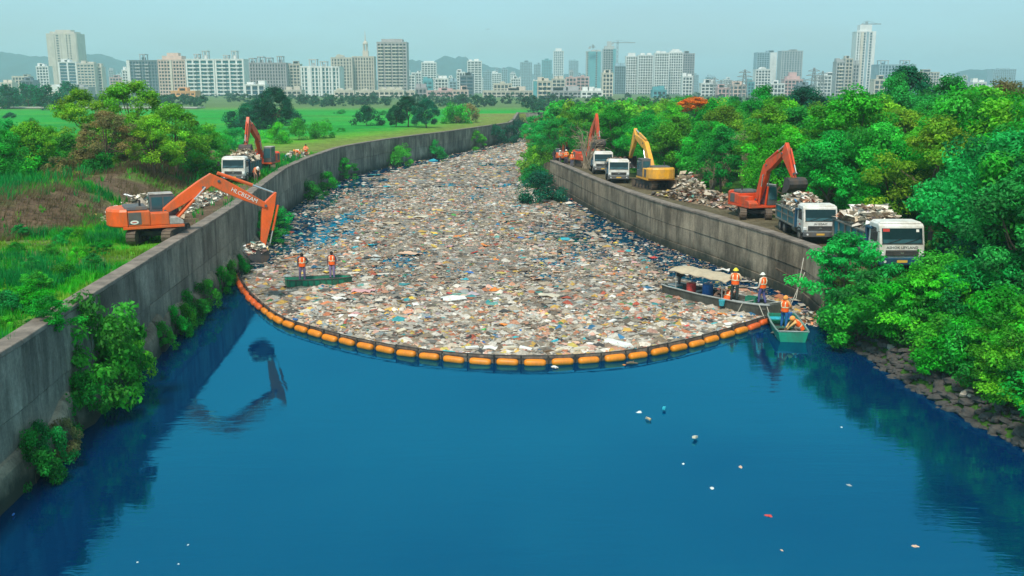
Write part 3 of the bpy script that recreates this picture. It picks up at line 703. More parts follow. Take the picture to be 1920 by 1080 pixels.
def leaves(cen, rad, n_per, size, g, outward=.6, up=.6, flat=.75, tint=(.5, 1.45), shell=.5, drop=0.0, shape=.5):
    """n_per leaf faces in each clump; each leaf is a pointed four-cornered blade"""
    cen, rad = np.asarray(cen, float), np.asarray(rad, float); k = len(cen)
    n = k * n_per; ci = np.repeat(np.arange(k), n_per)
    d = g.normal(size=(n, 3)); d /= np.linalg.norm(d, axis=1, keepdims=True)
    r = rad[ci] * (shell + (1 - shell) * g.random(n) ** .6) * g.uniform(.75, 1.12, n)
    p = cen[ci] + d * r[:, None] * np.array([1, 1, flat])
    nr = d * outward + np.array([0, 0, up]) + g.normal(size=(n, 3)) * .45; nr /= np.linalg.norm(nr, axis=1, keepdims=True)
    t = np.cross(nr, g.normal(size=(n, 3))); t /= np.linalg.norm(t, axis=1, keepdims=True) + 1e-9
    b = np.cross(nr, t)
    L_ = size * g.uniform(.6, 1.35, n)[:, None]; W = L_ * shape
    bend = nr * L_ * .12
    V = np.stack([p - t * L_ * .5 - bend, p - b * W * .5, p + t * L_ * .5 - bend, p + b * W * .5], 1)
    if drop: V[:, :, 2] -= drop * g.random(n)[:, None]
    ct = g.uniform(tint[0], tint[1], k)[ci] * g.uniform(.75, 1.25, n)
    warm = g.uniform(-.3, .35, k)[ci] * g.uniform(.4, 1.2, n)
    C = np.stack([ct * (1 + warm), ct, ct * (1 - .3 * warm)], 1)
    return V.reshape(-1, 3), (np.arange(n)[:, None] * 4 + np.array([[0, 1, 2, 3]])), np.repeat(np.clip(C, 0, 3), 4, axis=0)

def crown_points(g, n, R_, H0, H1, lump=.35, low=.0):
    """clump centres spread over an uneven crown between heights H0 and H1"""
    a = g.uniform(0, 2 * np.pi, n); t = g.random(n) ** .8
    ph = g.uniform(0, 6.28, 4)
    prof = np.sin(np.clip(low + (1 - low) * t, 0, 1) * np.pi) ** .6
    rr = R_ * prof * (.55 + .45 * g.random(n) ** .5) * (1 + lump * (np.sin(3 * a + ph[0]) * .5 + np.sin(5 * a + ph[1] + 4 * t) * .5))
    z = H0 + (H1 - H0) * t + .25 * R_ * lump * np.sin(2 * a + ph[2])
    return np.stack([rr * np.cos(a), rr * np.sin(a), z], 1)

def make_tree(name, seed, H, R_, base, nclump, nleaf, leaf, crad, lump=.35, flat=.7, low=.15, limbs=9, trunk_r=.16, shell=.45, tint=(.55, 1.35)):
    g = np.random.default_rng(seed)
    P = crown_points(g, nclump, R_, base, H, lump, low); rad = crad * g.uniform(.6, 1.3, nclump)
    V, F, C = leaves(P, rad, nleaf, leaf, g, flat=flat, shell=shell, tint=tint)
    crown = nmesh(name + '_crown', V, F, None, C)
    mb = MB(); bend = g.normal(size=2) * .25
    pts = [(0, 0, -.4), (bend[0] * .3, bend[1] * .3, base * .5), (bend[0], bend[1], base + .25 * (H - base))]
    mb.tube(pts, [trunk_r * 1.25, trunk_r, trunk_r * .6], 7)
    for q in P[g.choice(nclump, min(limbs, nclump), replace=False)]:
        s0 = np.array(pts[1]) * .4 + np.array(pts[2]) * .6 if g.random() < .5 else np.array(pts[2]); m = (s0 + q) / 2 + np.array([0, 0, -.12 * R_]) + g.normal(size=3) * .12
        mb.tube([s0, m, q], [trunk_r * .5, trunk_r * .32, trunk_r * .1], 5)
    trunk = mb.mesh(name + '_trunk', MAT['bark'])
    return crown, trunk

def make_bare(name, seed, H, R_, n=26, r0=.09, droop=.3):
    g = np.random.default_rng(seed); mb = MB()
    for i in range(n):
        a = g.uniform(0, 6.28); r = R_ * g.uniform(.25, 1); h = H * g.uniform(.5, 1)
        p = np.array([g.normal() * .15, g.normal() * .15, -.2]); q = np.array([r * .45 * np.cos(a), r * .45 * np.sin(a), h * .75]); e = np.array([r * np.cos(a), r * np.sin(a), h * (1 - droop * g.random())])
        mb.tube([p, q, e], [r0 * .5, r0 * .3, r0 * .08], 4, cap=False)
        for k in range(6):
            t = g.random(); s = q + (e - q) * t; f = s + np.array([g.normal() * .5, g.normal() * .5, g.normal() * .4 + .1]) * R_ * .35
            mb.tube([s, f], [r0 * .16, r0 * .04], 3, cap=False)
    return mb.mesh(name, MAT['twig'])

PROTO = {}
def proto(key, n, **kw):
    PROTO[key] = [make_tree(f'{key}', 100 + 13 * i + hash_(key), **kw) for i in range(n)]
def hash_(s): return sum(ord(c) * (i + 3) for i, c in enumerate(s)) % 997
proto('spread', 3, H=7.0, R_=3.6, base=2.0, nclump=70, nleaf=170, leaf=.24, crad=.85, lump=.4, flat=.6, low=.3, limbs=16, shell=.25, tint=(.6, 1.4))
proto('round', 3, H=7.0, R_=3.0, base=1.4, nclump=80, nleaf=170, leaf=.26, crad=.85, lump=.25, flat=.8, low=.12)
proto('lush', 4, H=7.4, R_=3.1, base=.6, nclump=85, nleaf=190, leaf=.27, crad=.95, lump=.5, flat=.62, low=.05, shell=.6, tint=(.5, 1.5))
proto('tall', 2, H=8.4, R_=2.5, base=1.6, nclump=70, nleaf=170, leaf=.25, crad=.8, lump=.5, flat=.8, low=.1, limbs=12)
proto('bush', 4, H=1.9, R_=1.35, base=.05, nclump=34, nleaf=150, leaf=.15, crad=.48, lump=.45, flat=.75, low=.25, limbs=5, trunk_r=.04, shell=.5, tint=(.5, 1.5))
proto('fern', 3, H=2.6, R_=1.5, base=.2, nclump=44, nleaf=150, leaf=.16, crad=.5, lump=.5, flat=.5, low=.2, limbs=7, trunk_r=.05, shell=.3, tint=(.5, 1.5))
proto('farround', 3, H=7.0, R_=3.6, base=1.0, nclump=40, nleaf=34, leaf=.75, crad=1.15, lump=.35, flat=.8, low=.12, limbs=3)
BARE = [make_bare('bare%d' % i, 40 + i, 4.2, 2.2) for i in range(3)]
_lm = {}
def leafed(me, mat):
    k = (me.name, mat)
    if k not in _lm:
        c = me.copy(); c.materials.clear(); c.materials.append(LEAF[mat]); _lm[k] = c
    return _lm[k]
prnd = random.Random(5)
def plant(key, idx, mat, x, y, z, s, label, name='tree', cat='tree', group=None, sz=None):
    crown, trunk = PROTO[key][idx % len(PROTO[key])]
    t = thing(name, label, cat, (x, y, z), prnd.uniform(0, 6.28), group)
    t.scale = (s, s, (sz or s))
    link('trunk' if cat == 'tree' else 'stem', trunk, t); link('crown' if cat == 'tree' else 'foliage', leafed(crown, mat), t)
    return t
def ground_z(x, y):
    l, r = float(xL(y)), float(xR(y))
    return float(hL(np.array([l - x]), np.array([float(y)]))[0]) if x < l else float(hR(np.array([x - r]), np.array([float(y)]))[0]) if x > r else 0.0

# left bank: the group of airy trees behind the excavators
for (u, Y, key, mat, s, lb) in [
    (252, 84, 'spread', 'olive', .93, 'tallest airy yellow-green tree in the group on the left bank'),
    (330, 80, 'spread', 'bright', .80, 'spreading green tree at the right end of the left bank group'),
    (160, 84, 'spread', 'olive', .80, 'broad yellow-green tree left of the tallest one on the left bank'),
    (378, 86, 'spread', 'mid', .60, 'rounded tree nearest the small dump truck on the left bank'),
    (288, 76, 'spread', 'olive', .66, 'low forked tree with dark limbs in front of the left bank group'),
    (207, 74, 'spread', 'dry', .62, 'brownish half-bare tree in the middle of the left bank group'),
    (60, 72, 'round', 'olive', .52, 'bright rounded tree close to the left edge of the picture'),
    (5, 66, 'lush', 'mid', .46, 'dense green tree cut by the left edge of the picture')]:
    p = atY(u, 300, Y); plant(key, u, mat, p.x, Y, ground_z(p.x, Y) - .1, s, lb)
for i, (u, v, key, mat, s) in enumerate([(130, 330, 'bush', 'mid', 1.2), (60, 345, 'bush', 'lush', 1.4), (10, 350, 'bush', 'mid', 1.5), (215, 318, 'bush', 'lush', 1.3), (260, 322, 'bush', 'bright', 1.2), (345, 312, 'bush', 'mid', 1.3), (300, 320, 'bush', 'dark', 1.1), (30, 310, 'bush', 'lush', 1.6), (95, 318, 'bush', 'bright', 1.3), (165, 340, 'bush', 'dry', 1.0), (120, 358, 'bush', 'dry', .8), (190, 345, 'bush', 'mid', .8), (385, 300, 'bush', 'bright', 1.2), (410, 285, 'bush', 'mid', 1.2), (440, 275, 'bush', 'lush', 1.3), (520, 268, 'bush', 'bright', 1.4), (560, 262, 'bush', 'mid', 1.5), (600, 258, 'bush', 'mid', 1.4), (128, 425, 'bush', 'lush', .36), (400, 325, 'bush', 'mid', .9), (375, 320, 'bush', 'lush', 1.0)]):
    p = at(u, v, 4.4 if v > 300 else 3.8); near = ['the brown bank left of the big excavator', 'the slope behind the parked dump truck', 'the edge of the field beyond the far excavator'][0 if u < 200 else 1 if u < 400 else 2]
    plant(key, i, mat, p.x, p.y, ground_z(p.x, p.y) - .15, s, f'low {({"mid": "green", "lush": "deep green", "bright": "light green", "dry": "withered brown", "dark": "dark green"})[mat]} bush on ' + near, 'bush', 'bush', 'bushes on the left bank')
# field trees
p = at(515, 243, 3.7); plant('round', 1, 'dark', p.x, p.y, 3.4, 1.12, 'large lone round-headed tree standing in the green field')
for (u, v, s, mat, lb) in [(455, 241, 2.2, 'dark', 'low dark bush in the field left of the lone tree'), (487, 243, 2.3, 'dark', 'wide dark bush at the foot of the lone tree'), (545, 236, 1.8, 'dark', 'small dark bush just right of the lone tree'), (475, 215, 2.2, 'dark', 'pale slim bush behind the lone tree'), (688, 236, 2.0, 'dark', 'solitary round bush in the middle of the green field'), (857, 232, 2.3, 'mid', 'loose green bush near the bend of the left wall'), (880, 230, 2.0, 'dry', 'reddish dry bush near the bend of the left wall')]:
    p = at(u, v, 3.7); plant('bush', u, mat, p.x, p.y, 3.5, s, lb, 'bush', 'bush')
for (u, v, s, lb) in [(742, 238, .62, 'left low tree of the dark clump above the left wall'), (765, 238, .88, 'tallest middle tree of the dark clump above the left wall'), (800, 240, .82, 'right round tree of the dark clump above the left wall')]:
    p = at(u, v, 3.7); plant('round', u, 'dark', p.x, p.y, 3.4, s, lb)

for i, (u, v, s_) in enumerate([(600, 222, 1.3), (640, 214, 1.5), (575, 214, 1.2), (420, 222, 1.4), (720, 216, 1.3), (455, 207, 1.6), (840, 212, 1.6), (905, 217, 1.6), (60, 232, 1.3), (560, 250, 1.0), (640, 247, .9), (700, 250, .9), (20, 222, 1.5)]):
    if i in (0, 2, 3, 5, 7, 11): continue
    s_ *= .75
    p = at(u, v, 3.7); plant('bush', i, 'mid' if i % 3 else 'dark', p.x, p.y, 3.5, s_, ['bush right of the lone tree in the field', 'bush in the far middle of the field', 'bush behind the lone tree on its right', 'bush in the field left of the lone tree', 'bush between the solitary round bush and the dark clump', 'far bush behind the lone tree', 'far bush right of the dark clump', 'far bush beside the canal bend', 'bush in the strip of field at the left edge', 'bush on the dry strip above the left wall', 'small bush in the field above the wall', 'small bush left of the dark clump', 'far bush at the left edge'][i] , 'bush', 'bush', sz=s_ * .7)
# bushes growing at the foot of the left wall
for (u, v, key, s, mat, lb) in [
    (140, 772, 'fern', 1.05, 'mid', 'largest feathery shrub at the foot of the left wall'), (165, 745, 'bush', .85, 'mid', 'dense middle of the shrub mass on the near left wall'), (190, 712, 'bush', .62, 'bright', 'light green shrub at the right of the near left wall mass'), (112, 800, 'bush', .62, 'mid', 'low shrub joined to the largest one on the left wall'), (-5, 900, 'bush', .5, 'mid', 'shrub at the foot of the left wall, cut by the picture edge'), (62, 850, 'bush', .42, 'dry', 'small greyish tuft at the foot of the left wall'), (-25, 880, 'fern', .4, 'lush', 'leafy shrub half outside the picture at the left wall'),
    (283, 628, 'bush', .46, 'lush', 'upright narrow shrub on the left wall above the water'), (315, 602, 'bush', .52, 'mid', 'first of two joined shrubs below the excavator tracks'), (342, 580, 'bush', .58, 'mid', 'second of two joined shrubs below the excavator tracks'), (252, 655, 'bush', .42, 'mid', 'small bush left of the upright narrow shrub on the left wall'), (300, 614, 'bush', .40, 'bright', 'small light bush between the wall shrubs'), (395, 530, 'bush', .45, 'mid', 'bush right of the shrub nearest the boom end'), (412, 512, 'bush', .40, 'lush', 'last small bush on the wall before the boom end'), (375, 548, 'bush', .5, 'lush', 'shrub on the left wall nearest the end of the boom'),
    (478, 455, 'fern', .9, 'mid', 'shrub on the wall behind the excavator bucket'), (465, 430, 'bush', 1.0, 'lush', 'dark shrub on the wall under the excavator boom'),
    (553, 372, 'bush', 1.0, 'mid', 'shrub against the left wall beyond the excavator arm'), (578, 355, 'bush', 1.1, 'lush', 'second shrub against the left wall beyond the excavator arm'), (606, 335, 'fern', 1.0, 'mid', 'tall shrub against the curve of the left wall'), (665, 310, 'bush', 1.6, 'mid', 'round shrub half way along the curving left wall'), (735, 296, 'bush', 1.4, 'lush', 'low shrub on the far left wall'), (800, 280, 'fern', 1.3, 'bright', 'bright upright shrub on the far left wall'), (860, 272, 'bush', 1.9, 'dark', 'dark shrub on the far left wall before the bend'), (890, 267, 'bush', 1.9, 'dark', 'dark shrub close to the bend of the left wall'), (945, 258, 'bush', 2.2, 'dark', 'dark shrub at the bend of the left wall')]:
    p = at(u, v, .1); x = float(xL(p.y)) + .35
    plant(key, u, mat, x, p.y, -.05, s, lb, 'shrub', 'shrub', 'shrubs along the left wall', sz=s * 1.5 if v > 500 else None)

# right bank beyond the wall: bushes and trees at the water's edge
for (u, v, key, s, mat, lb) in [(1014, 338, 'bush', 1.6, 'dark', 'dark bush overhanging the litter at the end of the right wall'), (1004, 343, 'bush', 1.25, 'lush', 'low bush on the litter left of the right wall end'), (1018, 305, 'bush', 1.9, 'olive', 'yellow-green bush standing behind the end of the right wall'), (1030, 290, 'bush', 2.2, 'bright', 'bright bush beside the workers at the far wall end'), (1006, 290, 'bush', 1.5, 'bright', 'light green bush at the narrowing of the canal'), (1010, 262, 'bush', 2.8, 'lush', 'dark green bush far up the right bank'), (1030, 255, 'bush', 2.8, 'dry', 'brown leafless bush far up the right bank'), (1010, 240, 'farround', .55, 'mid', 'farthest bush on the right bank by the bend')]:
    p = at(u, v, .5 if u < 1014 else 2.2); plant(key, u, mat, p.x, p.y, ground_z(p.x, p.y) - .1, s, lb, 'bush', 'bush')

# the wood on the right
prnd = random.Random(11)
def wood_tree(x, y, key, mat, s, lb, i, sz=None): return plant(key, i, mat, x, y, ground_z(x, y) - .1, s, lb, group='trees of the right-hand wood', sz=sz)
named = [(1600, 70, 'lush', 'bright', 1.02, 'big lush yellow-green tree rising behind the two loaded dump trucks'), (1560, 66, 'lush', 'lush', .75, 'dark green leafy tree right behind the loaded dump truck'), (1645, 64, 'lush', 'mid', .8, 'deep green tree above the cab of the nearest truck'), (1690, 60, 'lush', 'lush', .66, 'low leafy tree just right of the nearest truck load'),
         (1505, 120, 'round', 'dark', 1.12, 'dark round-headed tree standing above the wood'), (1425, 108, 'tall', 'lush', .92, 'narrow bright green tree left of the dark round one'), (1290, 140, 'spread', 'mid', 1.0, 'tree under the orange flowering crown'),
         (1760, 56, 'spread', 'olive', .92, 'olive tree with bare branches right of the nearest truck'), (1800, 62, 'lush', 'mid', 1.0, 'tall green tree in the right part of the wood'), (1860, 58, 'round', 'lush', 1.02, 'dense tree near the right edge of the picture'), (1905, 54, 'lush', 'bright', 1.0, 'light green tree at the right edge of the picture'), (1880, 48, 'lush', 'lush', .85, 'deep green tree low at the right edge'), (1810, 50, 'round', 'lush', .72, 'deep green tree beside the parked front truck'), (1950, 50, 'lush', 'mid', 1.05, 'tree mostly outside the right edge'),
         (1690, 100, 'tall', 'dark', 1.12, 'tall dark tree reaching the skyline right of the dark round one'), (1670, 96, 'tall', 'mid', 1.05, 'pointed green tree reaching the skyline'), (1770, 90, 'spread', 'mid', 1.18, 'wide thin-leaved tree against the pale skyline'), (1870, 84, 'spread', 'dry', 1.14, 'thin greyish tree against the sky at the right'), (1840, 80, 'lush', 'bright', 1.05, 'broad bright tree below the skyline at the right'),
         (1270, 92, 'lush', 'bright', .78, 'bright leafy tree behind the yellow excavator'), (1210, 98, 'lush', 'lush', .80, 'green tree above the boom of the yellow excavator'), (1330, 86, 'lush', 'mid', .74, 'green tree between the yellow and the orange excavator'), (1480, 80, 'lush', 'mid', .85, 'dark leafy tree behind the raised orange bucket'), (1150, 115, 'lush', 'lush', .85, 'tree behind the dark red excavator arm'), (1090, 128, 'lush', 'mid', .85, 'tree at the near left corner of the wood')]
taken = []
for x, y, key, mat, s, lb in [(22.7, 43.6, 'lush', 'lush', .84, 'tall deep green tree on the slope right of the front truck'), (21.7, 39.8, 'lush', 'mid', .68, 'bushy tree leaning over the stone bank near the right edge'), (23.9, 41.0, 'round', 'mid', .95, 'tree rising at the right edge above the stone bank')]: wood_tree(x, y, key, mat, s, lb, int(x))
for i, (u, Y, key, mat, s, lb) in enumerate(named):
    p = atY(u, 300, Y); wood_tree(p.x, Y, key, mat, s, lb, i); taken.append((p.x, Y))
o = None
p = atY(1290, 196, 133); fl = plant('round', 2, 'flame', p.x, 128, ground_z(p.x, 128) + 5.2, .80, 'tree with a flat crown of orange flowers above the wood', sz=.30)
Y = 62.0; i = 0
while Y < 262:
    step = 3.2 + Y * .022
    x = float(xR(Y)) + (8.5 if Y < 118 else 3.0) + prnd.uniform(0, 2)
    xmax = .56 * Y + 6
    while x < xmax:
        xx, yy = x + prnd.uniform(-1.2, 1.2), Y + prnd.uniform(-1.4, 1.4)
        u = 960 + FOC * xx / yy
        if all((xx - a) ** 2 + (yy - b) ** 2 > 7 for a, b in taken):
            key = prnd.choice(['lush', 'lush', 'round', 'spread', 'tall', 'round']); mat = prnd.choice(['bright', 'mid', 'lush', 'bright', 'olive', 'mid', 'bright', 'olive'])
            far = Y > 150
            s = prnd.uniform(.62, .86) * (1.0 if Y < 150 else 1.05)
            if u > 1500: s *= 1.0 + .16 * min(1, (u - 1500) / 300)
            word = {'bright': 'bright green', 'mid': 'green', 'lush': 'deep green', 'olive': 'yellow-green', 'dark': 'dark green'}[mat] + {'lush': ' leafy', 'round': ' round-headed', 'spread': ' airy', 'tall': ' slender'}[key]
            place = ('among the front trees' if Y < 85 else 'in the middle of the wood' if Y < 140 else 'far back in the wood') + (' behind the far excavators' if u < 1250 else ' left of the orange excavator arm' if u < 1420 else ' behind the loaded trucks' if u < 1700 else ' towards the right edge')
            wood_tree(xx, yy, 'farround' if far else key, mat, s, f'{word} tree {place}', i); i += 1
        x += step * prnd.uniform(.85, 1.35) * (1.0 if Y < 100 else 1.2)
    Y += step * (.95 if Y < 100 else 1.25)
# leafless brush beside the right track
for i, (u, v, s) in enumerate([(1360, 345, .95), (1335, 350, .8), (1395, 340, .85), (1310, 345, .6), (1400, 300, .7), (1500, 262, .7), (1385, 262, .55), (1760, 330, .9), (1820, 300, 1.0), (1745, 300, .8), (1845, 380, .7), (1100, 285, .9)]):
    p = at(u, v, 3.2) if v > 330 else atY(u, v, 70 if u > 1700 else 82)
    b = link('dry_bush', BARE[i % 3], None, loc=(p.x, p.y, ground_z(p.x, p.y) - .1 if v > 330 else p.z - 1.2), rot=(0, 0, i * 1.3), scale=s)
    tag(b, ['tangle of bare grey twigs beside the rubbish heap on the right track', 'low tangle of bare twigs left of the orange excavator', 'bare upright twigs behind the orange excavator', 'small dry bush beyond the rubbish heap', 'brown dry thicket among the trees left of the orange arm', 'pale leafless crown below the dark round tree', 'brown leafless crown among the green trees', 'bare sprawling branches above the nearest truck cab', 'bare grey branches near the right edge', 'dead branches on the olive tree', 'dead branch hanging low at the right', 'dry brush behind the dark red excavator'][i], 'dry bush')

# the overgrown slope at the near right
prnd = random.Random(21)
slope = [(1535, 500, 1.25, 'lush'), (1545, 540, 1.2, 'mid'), (1560, 520, 1.15, 'lush'), (1600, 535, 1.1, 'mid'), (1640, 548, 1.1, 'lush'), (1575, 560, 1.1, 'mid'), (1620, 560, 1.15, 'lush'), (1590, 600, .95, 'mid'), (1640, 610, 1.05, 'lush'), (1680, 560, 1.2, 'bright'), (1700, 600, 1.1, 'bright'), (1665, 650, .9, 'bright'), (1700, 665, .8, 'mid'), (1740, 540, 1.2, 'mid'), (1740, 610, 1.1, 'lush'), (1760, 660, .9, 'bright'), (1790, 560, 1.2, 'lush'), (1800, 620, 1.1, 'mid'), (1810, 680, .8, 'bright'), (1840, 540, 1.3, 'dark'), (1850, 600, 1.2, 'lush'), (1860, 660, 1.0, 'bright'), (1870, 720, .75, 'bright'), (1900, 560, 1.3, 'lush'), (1910, 640, 1.2, 'bright'), (1915, 700, 1.0, 'bright'), (1915, 765, .7, 'mid'), (1820, 500, 1.3, 'dark'), (1880, 500, 1.3, 'mid'), (1775, 535, .9, 'mid'), (1930, 520, 1.3, 'dark'), (1940, 600, 1.3, 'mid'), (1720, 545, .75, 'lush'), (1675, 560, .9, 'mid'), (1945, 690, 1.2, 'lush'), (1895, 790, .55, 'lush'), (1840, 725, .5, 'mid')]
for i, (u, v, s, mat) in enumerate(slope):
    if v > 690: continue
    u2 = u + (28 if v < 545 else 50) if u < 1720 else u + 20; s *= .95 if v < 545 else .84
    p = at(u2, v + 30, 2.0); d = p.x - float(xR(p.y))
    dm = 1.9 if v > 545 else .9
    if d < dm: p.x = float(xR(p.y)) + dm; d = dm
    z = ground_z(p.x, p.y) if d > 0 else -.1
    row = 'at the water edge' if v > 590 and u < 1700 or v > 700 else 'half way up the slope' if v > 540 else 'on top of the slope below the front truck'
    place = ' beside the wall end' if u < 1620 else ' above the stone bank' if u < 1800 else ' near the right edge'
    word = {'bright': 'light green', 'mid': 'green', 'lush': 'deep green', 'dark': 'dark green'}[mat]
    plant('bush' if i % 3 else 'fern', i, mat, p.x, p.y, z - .1, s, f'{"large" if s > 1.0 else "small" if s < .85 else "middling"} {word} {"bushy" if i % 3 else "feathery"} shrub {row}{place}'.replace('on top of the slope below the front truck', 'below the front truck'), 'shrub', 'shrub', 'shrubs of the right-hand slope')
# creepers covering the slope between the shrubs
def build_creeper():
    n = 46000; y = rng.uniform(25, 48.5, n); d = rng.uniform(1.6, 17, n)
    k = rng.random(n) < sstep(1.8, 3.4, d + 2.2 * (fbm(d, y, 2.2, 33) - .5)); y, d = y[k], d[k]
    x = xR(y) + d; k = ~((y > 46) & (d < 6) & (x > 17.2)); x, y, d = x[k], y[k], d[k]
    z = np.array(hR(d, y)) + .12 + .55 * fbm(x, y, 1.6, 30) * rng.random(len(x))
    V, F, C = leaves(np.stack([x, y, z], 1), np.full(len(x), .12), 1, .21, rng, outward=.2, up=.9, shape=.7)
    tn = .6 + .9 * np.repeat(fbm(x, y, 1.3, 35), 4); C = C * tn[:, None]
    o = link('creeper', nmesh('creeper', V, F, [LEAF['bright']], C)); tag(o, 'mat of light green creepers covering the right-hand slope', 'creeper', kind='stuff')
build_creeper()

# stones of the right bank
g = random.Random(9)
rev = thing('stone_bank', 'rough pitched bank of dark stones along the right water edge', 'stone bank')
stone_mes = []
for i in range(7):
    mb = MB(); n = 7; rings = []
    for kk, (rr_, zz) in enumerate([(.55, -.5), (1, -.2), (.95, .25), (.6, .5)]):
        rings.append([(math.cos(2 * math.pi * j / n) * rr_ * .5 * g.uniform(.75, 1.2), math.sin(2 * math.pi * j / n) * rr_ * .36 * g.uniform(.75, 1.2), zz * .45 * g.uniform(.85, 1.15)) for j in range(n)])
    mb.loft(rings); stone_mes.append(mb)
sm = [mb.mesh('stone', MAT['stone']) for mb in stone_mes] + [stone_mes[0].mesh('stone', MAT['stone_l'])]
cnt = 0
for row in range(7):
    y = 24.0 + row * .1
    while y < 46.5 and cnt < 290:
        d = -.15 + row * .36 + g.uniform(-.12, .12); x = float(xR(y)) + d
        z = float(hR(np.array([d]), np.array([y]))[0])
        s = g.uniform(.36, .72)
        if row < 5 or g.random() < .6:
            o = link('stone', sm[7] if g.random() < .06 else sm[g.randrange(7)], rev, loc=(x, y, z + .03), rot=(g.uniform(-.4, .4), g.uniform(-.4, .4), g.uniform(0, 6.28)), scale=(s, s, s * .8)); cnt += 1
        y += s * g.uniform(.55, .85)

gw = random.Random(4)
for i in range(16):
    u, v = [(30, 470), (95, 480), (150, 478), (190, 470), (20, 520), (70, 540), (120, 520), (60, 575), (15, 580), (175, 500), (150, 445), (40, 440), (110, 455), (60, 505), (10, 610), (95, 610)][i]
    p = at(u, v, 3.9); plant('fern' if i % 2 else 'bush', i, ['lush', 'mid', 'bright', 'lush'][i % 4], p.x, p.y, ground_z(p.x, p.y) - .12, gw.uniform(.26, .46), ('dark ' if i % 4 in (0, 3) else 'light ') + ('feathery' if i % 2 else 'leafy') + ' clump of weeds in the near left grass ' + ('close to the picture edge' if u < 50 else 'next to the wall coping' if u > 185 or (u > 85 and v > 600) else 'well away from the wall'), 'weed_clump', 'weeds', 'weed clumps in the left grass')
mbr = MB()
for i in range(700):
    y = g.uniform(24, 46.8); d = g.uniform(-.3, 2.6); s = g.uniform(.14, .34); sm_ = stone_mes[i % 7]; mr_ = Matrix.Rotation(g.uniform(0, 6.28), 3, 'Z') @ Matrix.Rotation(g.uniform(-.5, .5), 3, 'X')
    c = Vector((float(xR(y)) + d, y, float(hR(np.array([d]), np.array([y]))[0]) + .05)); mbr.add([c + mr_ @ (Vector(v) * s) for v in sm_.v], sm_.f)
ro = mbr.build('rubble', MAT['stone'], rev); ro['kind'] = 'stuff'
# grass
def build_grass():
    parts = []
    def tufts(n, y0, y1, d0, d1, h, w, blades):
        y = rng.uniform(y0, y1, n); d = rng.uniform(d0, d1, n); x = xL(y) - d
        f = foot_L(y); g1, g2 = fbm(x, y, 6, 1), fbm(x, y, 2.2, 2)
        soil = sstep(f - 1.5, f + .5, d) * (1 - sstep(f + 5, f + 8, d)) * sstep(.34, .5, g1 * .5 + g2 * .5 + .08) + sstep(.5, 1.2, d) * (1 - sstep(3.6, 5.2, d)) * sstep(50, 53, y) * (1 - sstep(76, 86, y)) + .5 * sstep(.6, .68, g1)
        k = (rng.random(n) > np.clip(soil, 0, .97)) & ((np.abs(x + 18.3) > 1.9) | (y < 46.2) | (y > 52) | (rng.random(n) < .12)); x, y, d = x[k], y[k], d[k]; n = len(x)
        z = hL(d, y)
        hh = h * (.45 + 1.1 * fbm(x, y, 2.5, 41)) * rng.uniform(.6, 1.3, n)
        tint = (.55 + .9 * fbm(x, y, 1.2, 43)) * rng.uniform(.75, 1.2, n); pn_ = fbm(x, y, 2.6, 47); dk = sstep(.46, .36, pn_); ye = sstep(.54, .66, pn_) * .85; hh = hh * (1 + .9 * dk - .35 * ye)
        for b in range(blades):
            a = rng.uniform(0, 6.28, n); lean = rng.uniform(.15, .7, n) * hh
            ox, oy = rng.normal(0, .07, n), rng.normal(0, .07, n)
            bx, by = x + ox, y + oy; sx, sy = -np.sin(a) * w, np.cos(a) * w
            V = np.stack([np.stack([bx - sx, by - sy, z - .03], 1), np.stack([bx + sx, by + sy, z - .03], 1), np.stack([bx + np.cos(a) * lean, by + np.sin(a) * lean, z + hh], 1)], 1).reshape(-1, 3)
            C = (dk[:, None] * np.array((.008, .30, .055)) + ye[:, None] * np.array((.26, .42, .035)) + (1 - dk - ye)[:, None] * np.array((.045, .50, .018))) * tint[:, None]
            parts.append((V, np.arange(n)[:, None] * 3 + np.array([[0, 1, 2]]), np.repeat(C, 3, axis=0)))
    def reeds(n, y0, y1):
        y = rng.uniform(y0, y1, n); d = foot_L(y) + rng.uniform(-2.0, 8, n); x = xL(y) - d
        k = rng.random(n) < sstep(.25, .6, fbm(x, y, 3, 71)); x, y, d = x[k], y[k], d[k]; n = len(x); z = hL(d, y); hh = .5 * rng.uniform(.4, 1.2, n)
        for b in range(3):
            a = rng.uniform(-.9, .5, n); lean = rng.uniform(.3, 1.1, n) * hh; w = .022; sx, sy = -np.sin(a) * w, np.cos(a) * w
            V = np.stack([np.stack([x - sx, y - sy, z - .03], 1), np.stack([x + sx, y + sy, z - .03], 1), np.stack([x + np.cos(a) * lean, y + np.sin(a) * lean, z + hh], 1)], 1).reshape(-1, 3)
            t = rng.uniform(.6, 1.25, n); C = np.stack([t * .25, t * .20, t * .10], 1)
            parts.append((V, np.arange(n)[:, None] * 3 + np.array([[0, 1, 2]]), np.repeat(C, 3, axis=0)))
    reeds(15000, 36, 100)
    tufts(19000, 24, 62, .35, 22, .27, .028, 6)
    tufts(9000, 60, 115, .3, 24, .42, .05, 4)
    V, F, C = merge(parts)
    m = leaf_mat('grass_blades', (1, 1, 1), trans=.5, hue=0, val=0)
    o = link('grass', nmesh('grass', V, F, [m], C)); tag(o, 'bright green rough grass on the left bank above the wall', 'grass', kind='stuff')
build_grass()

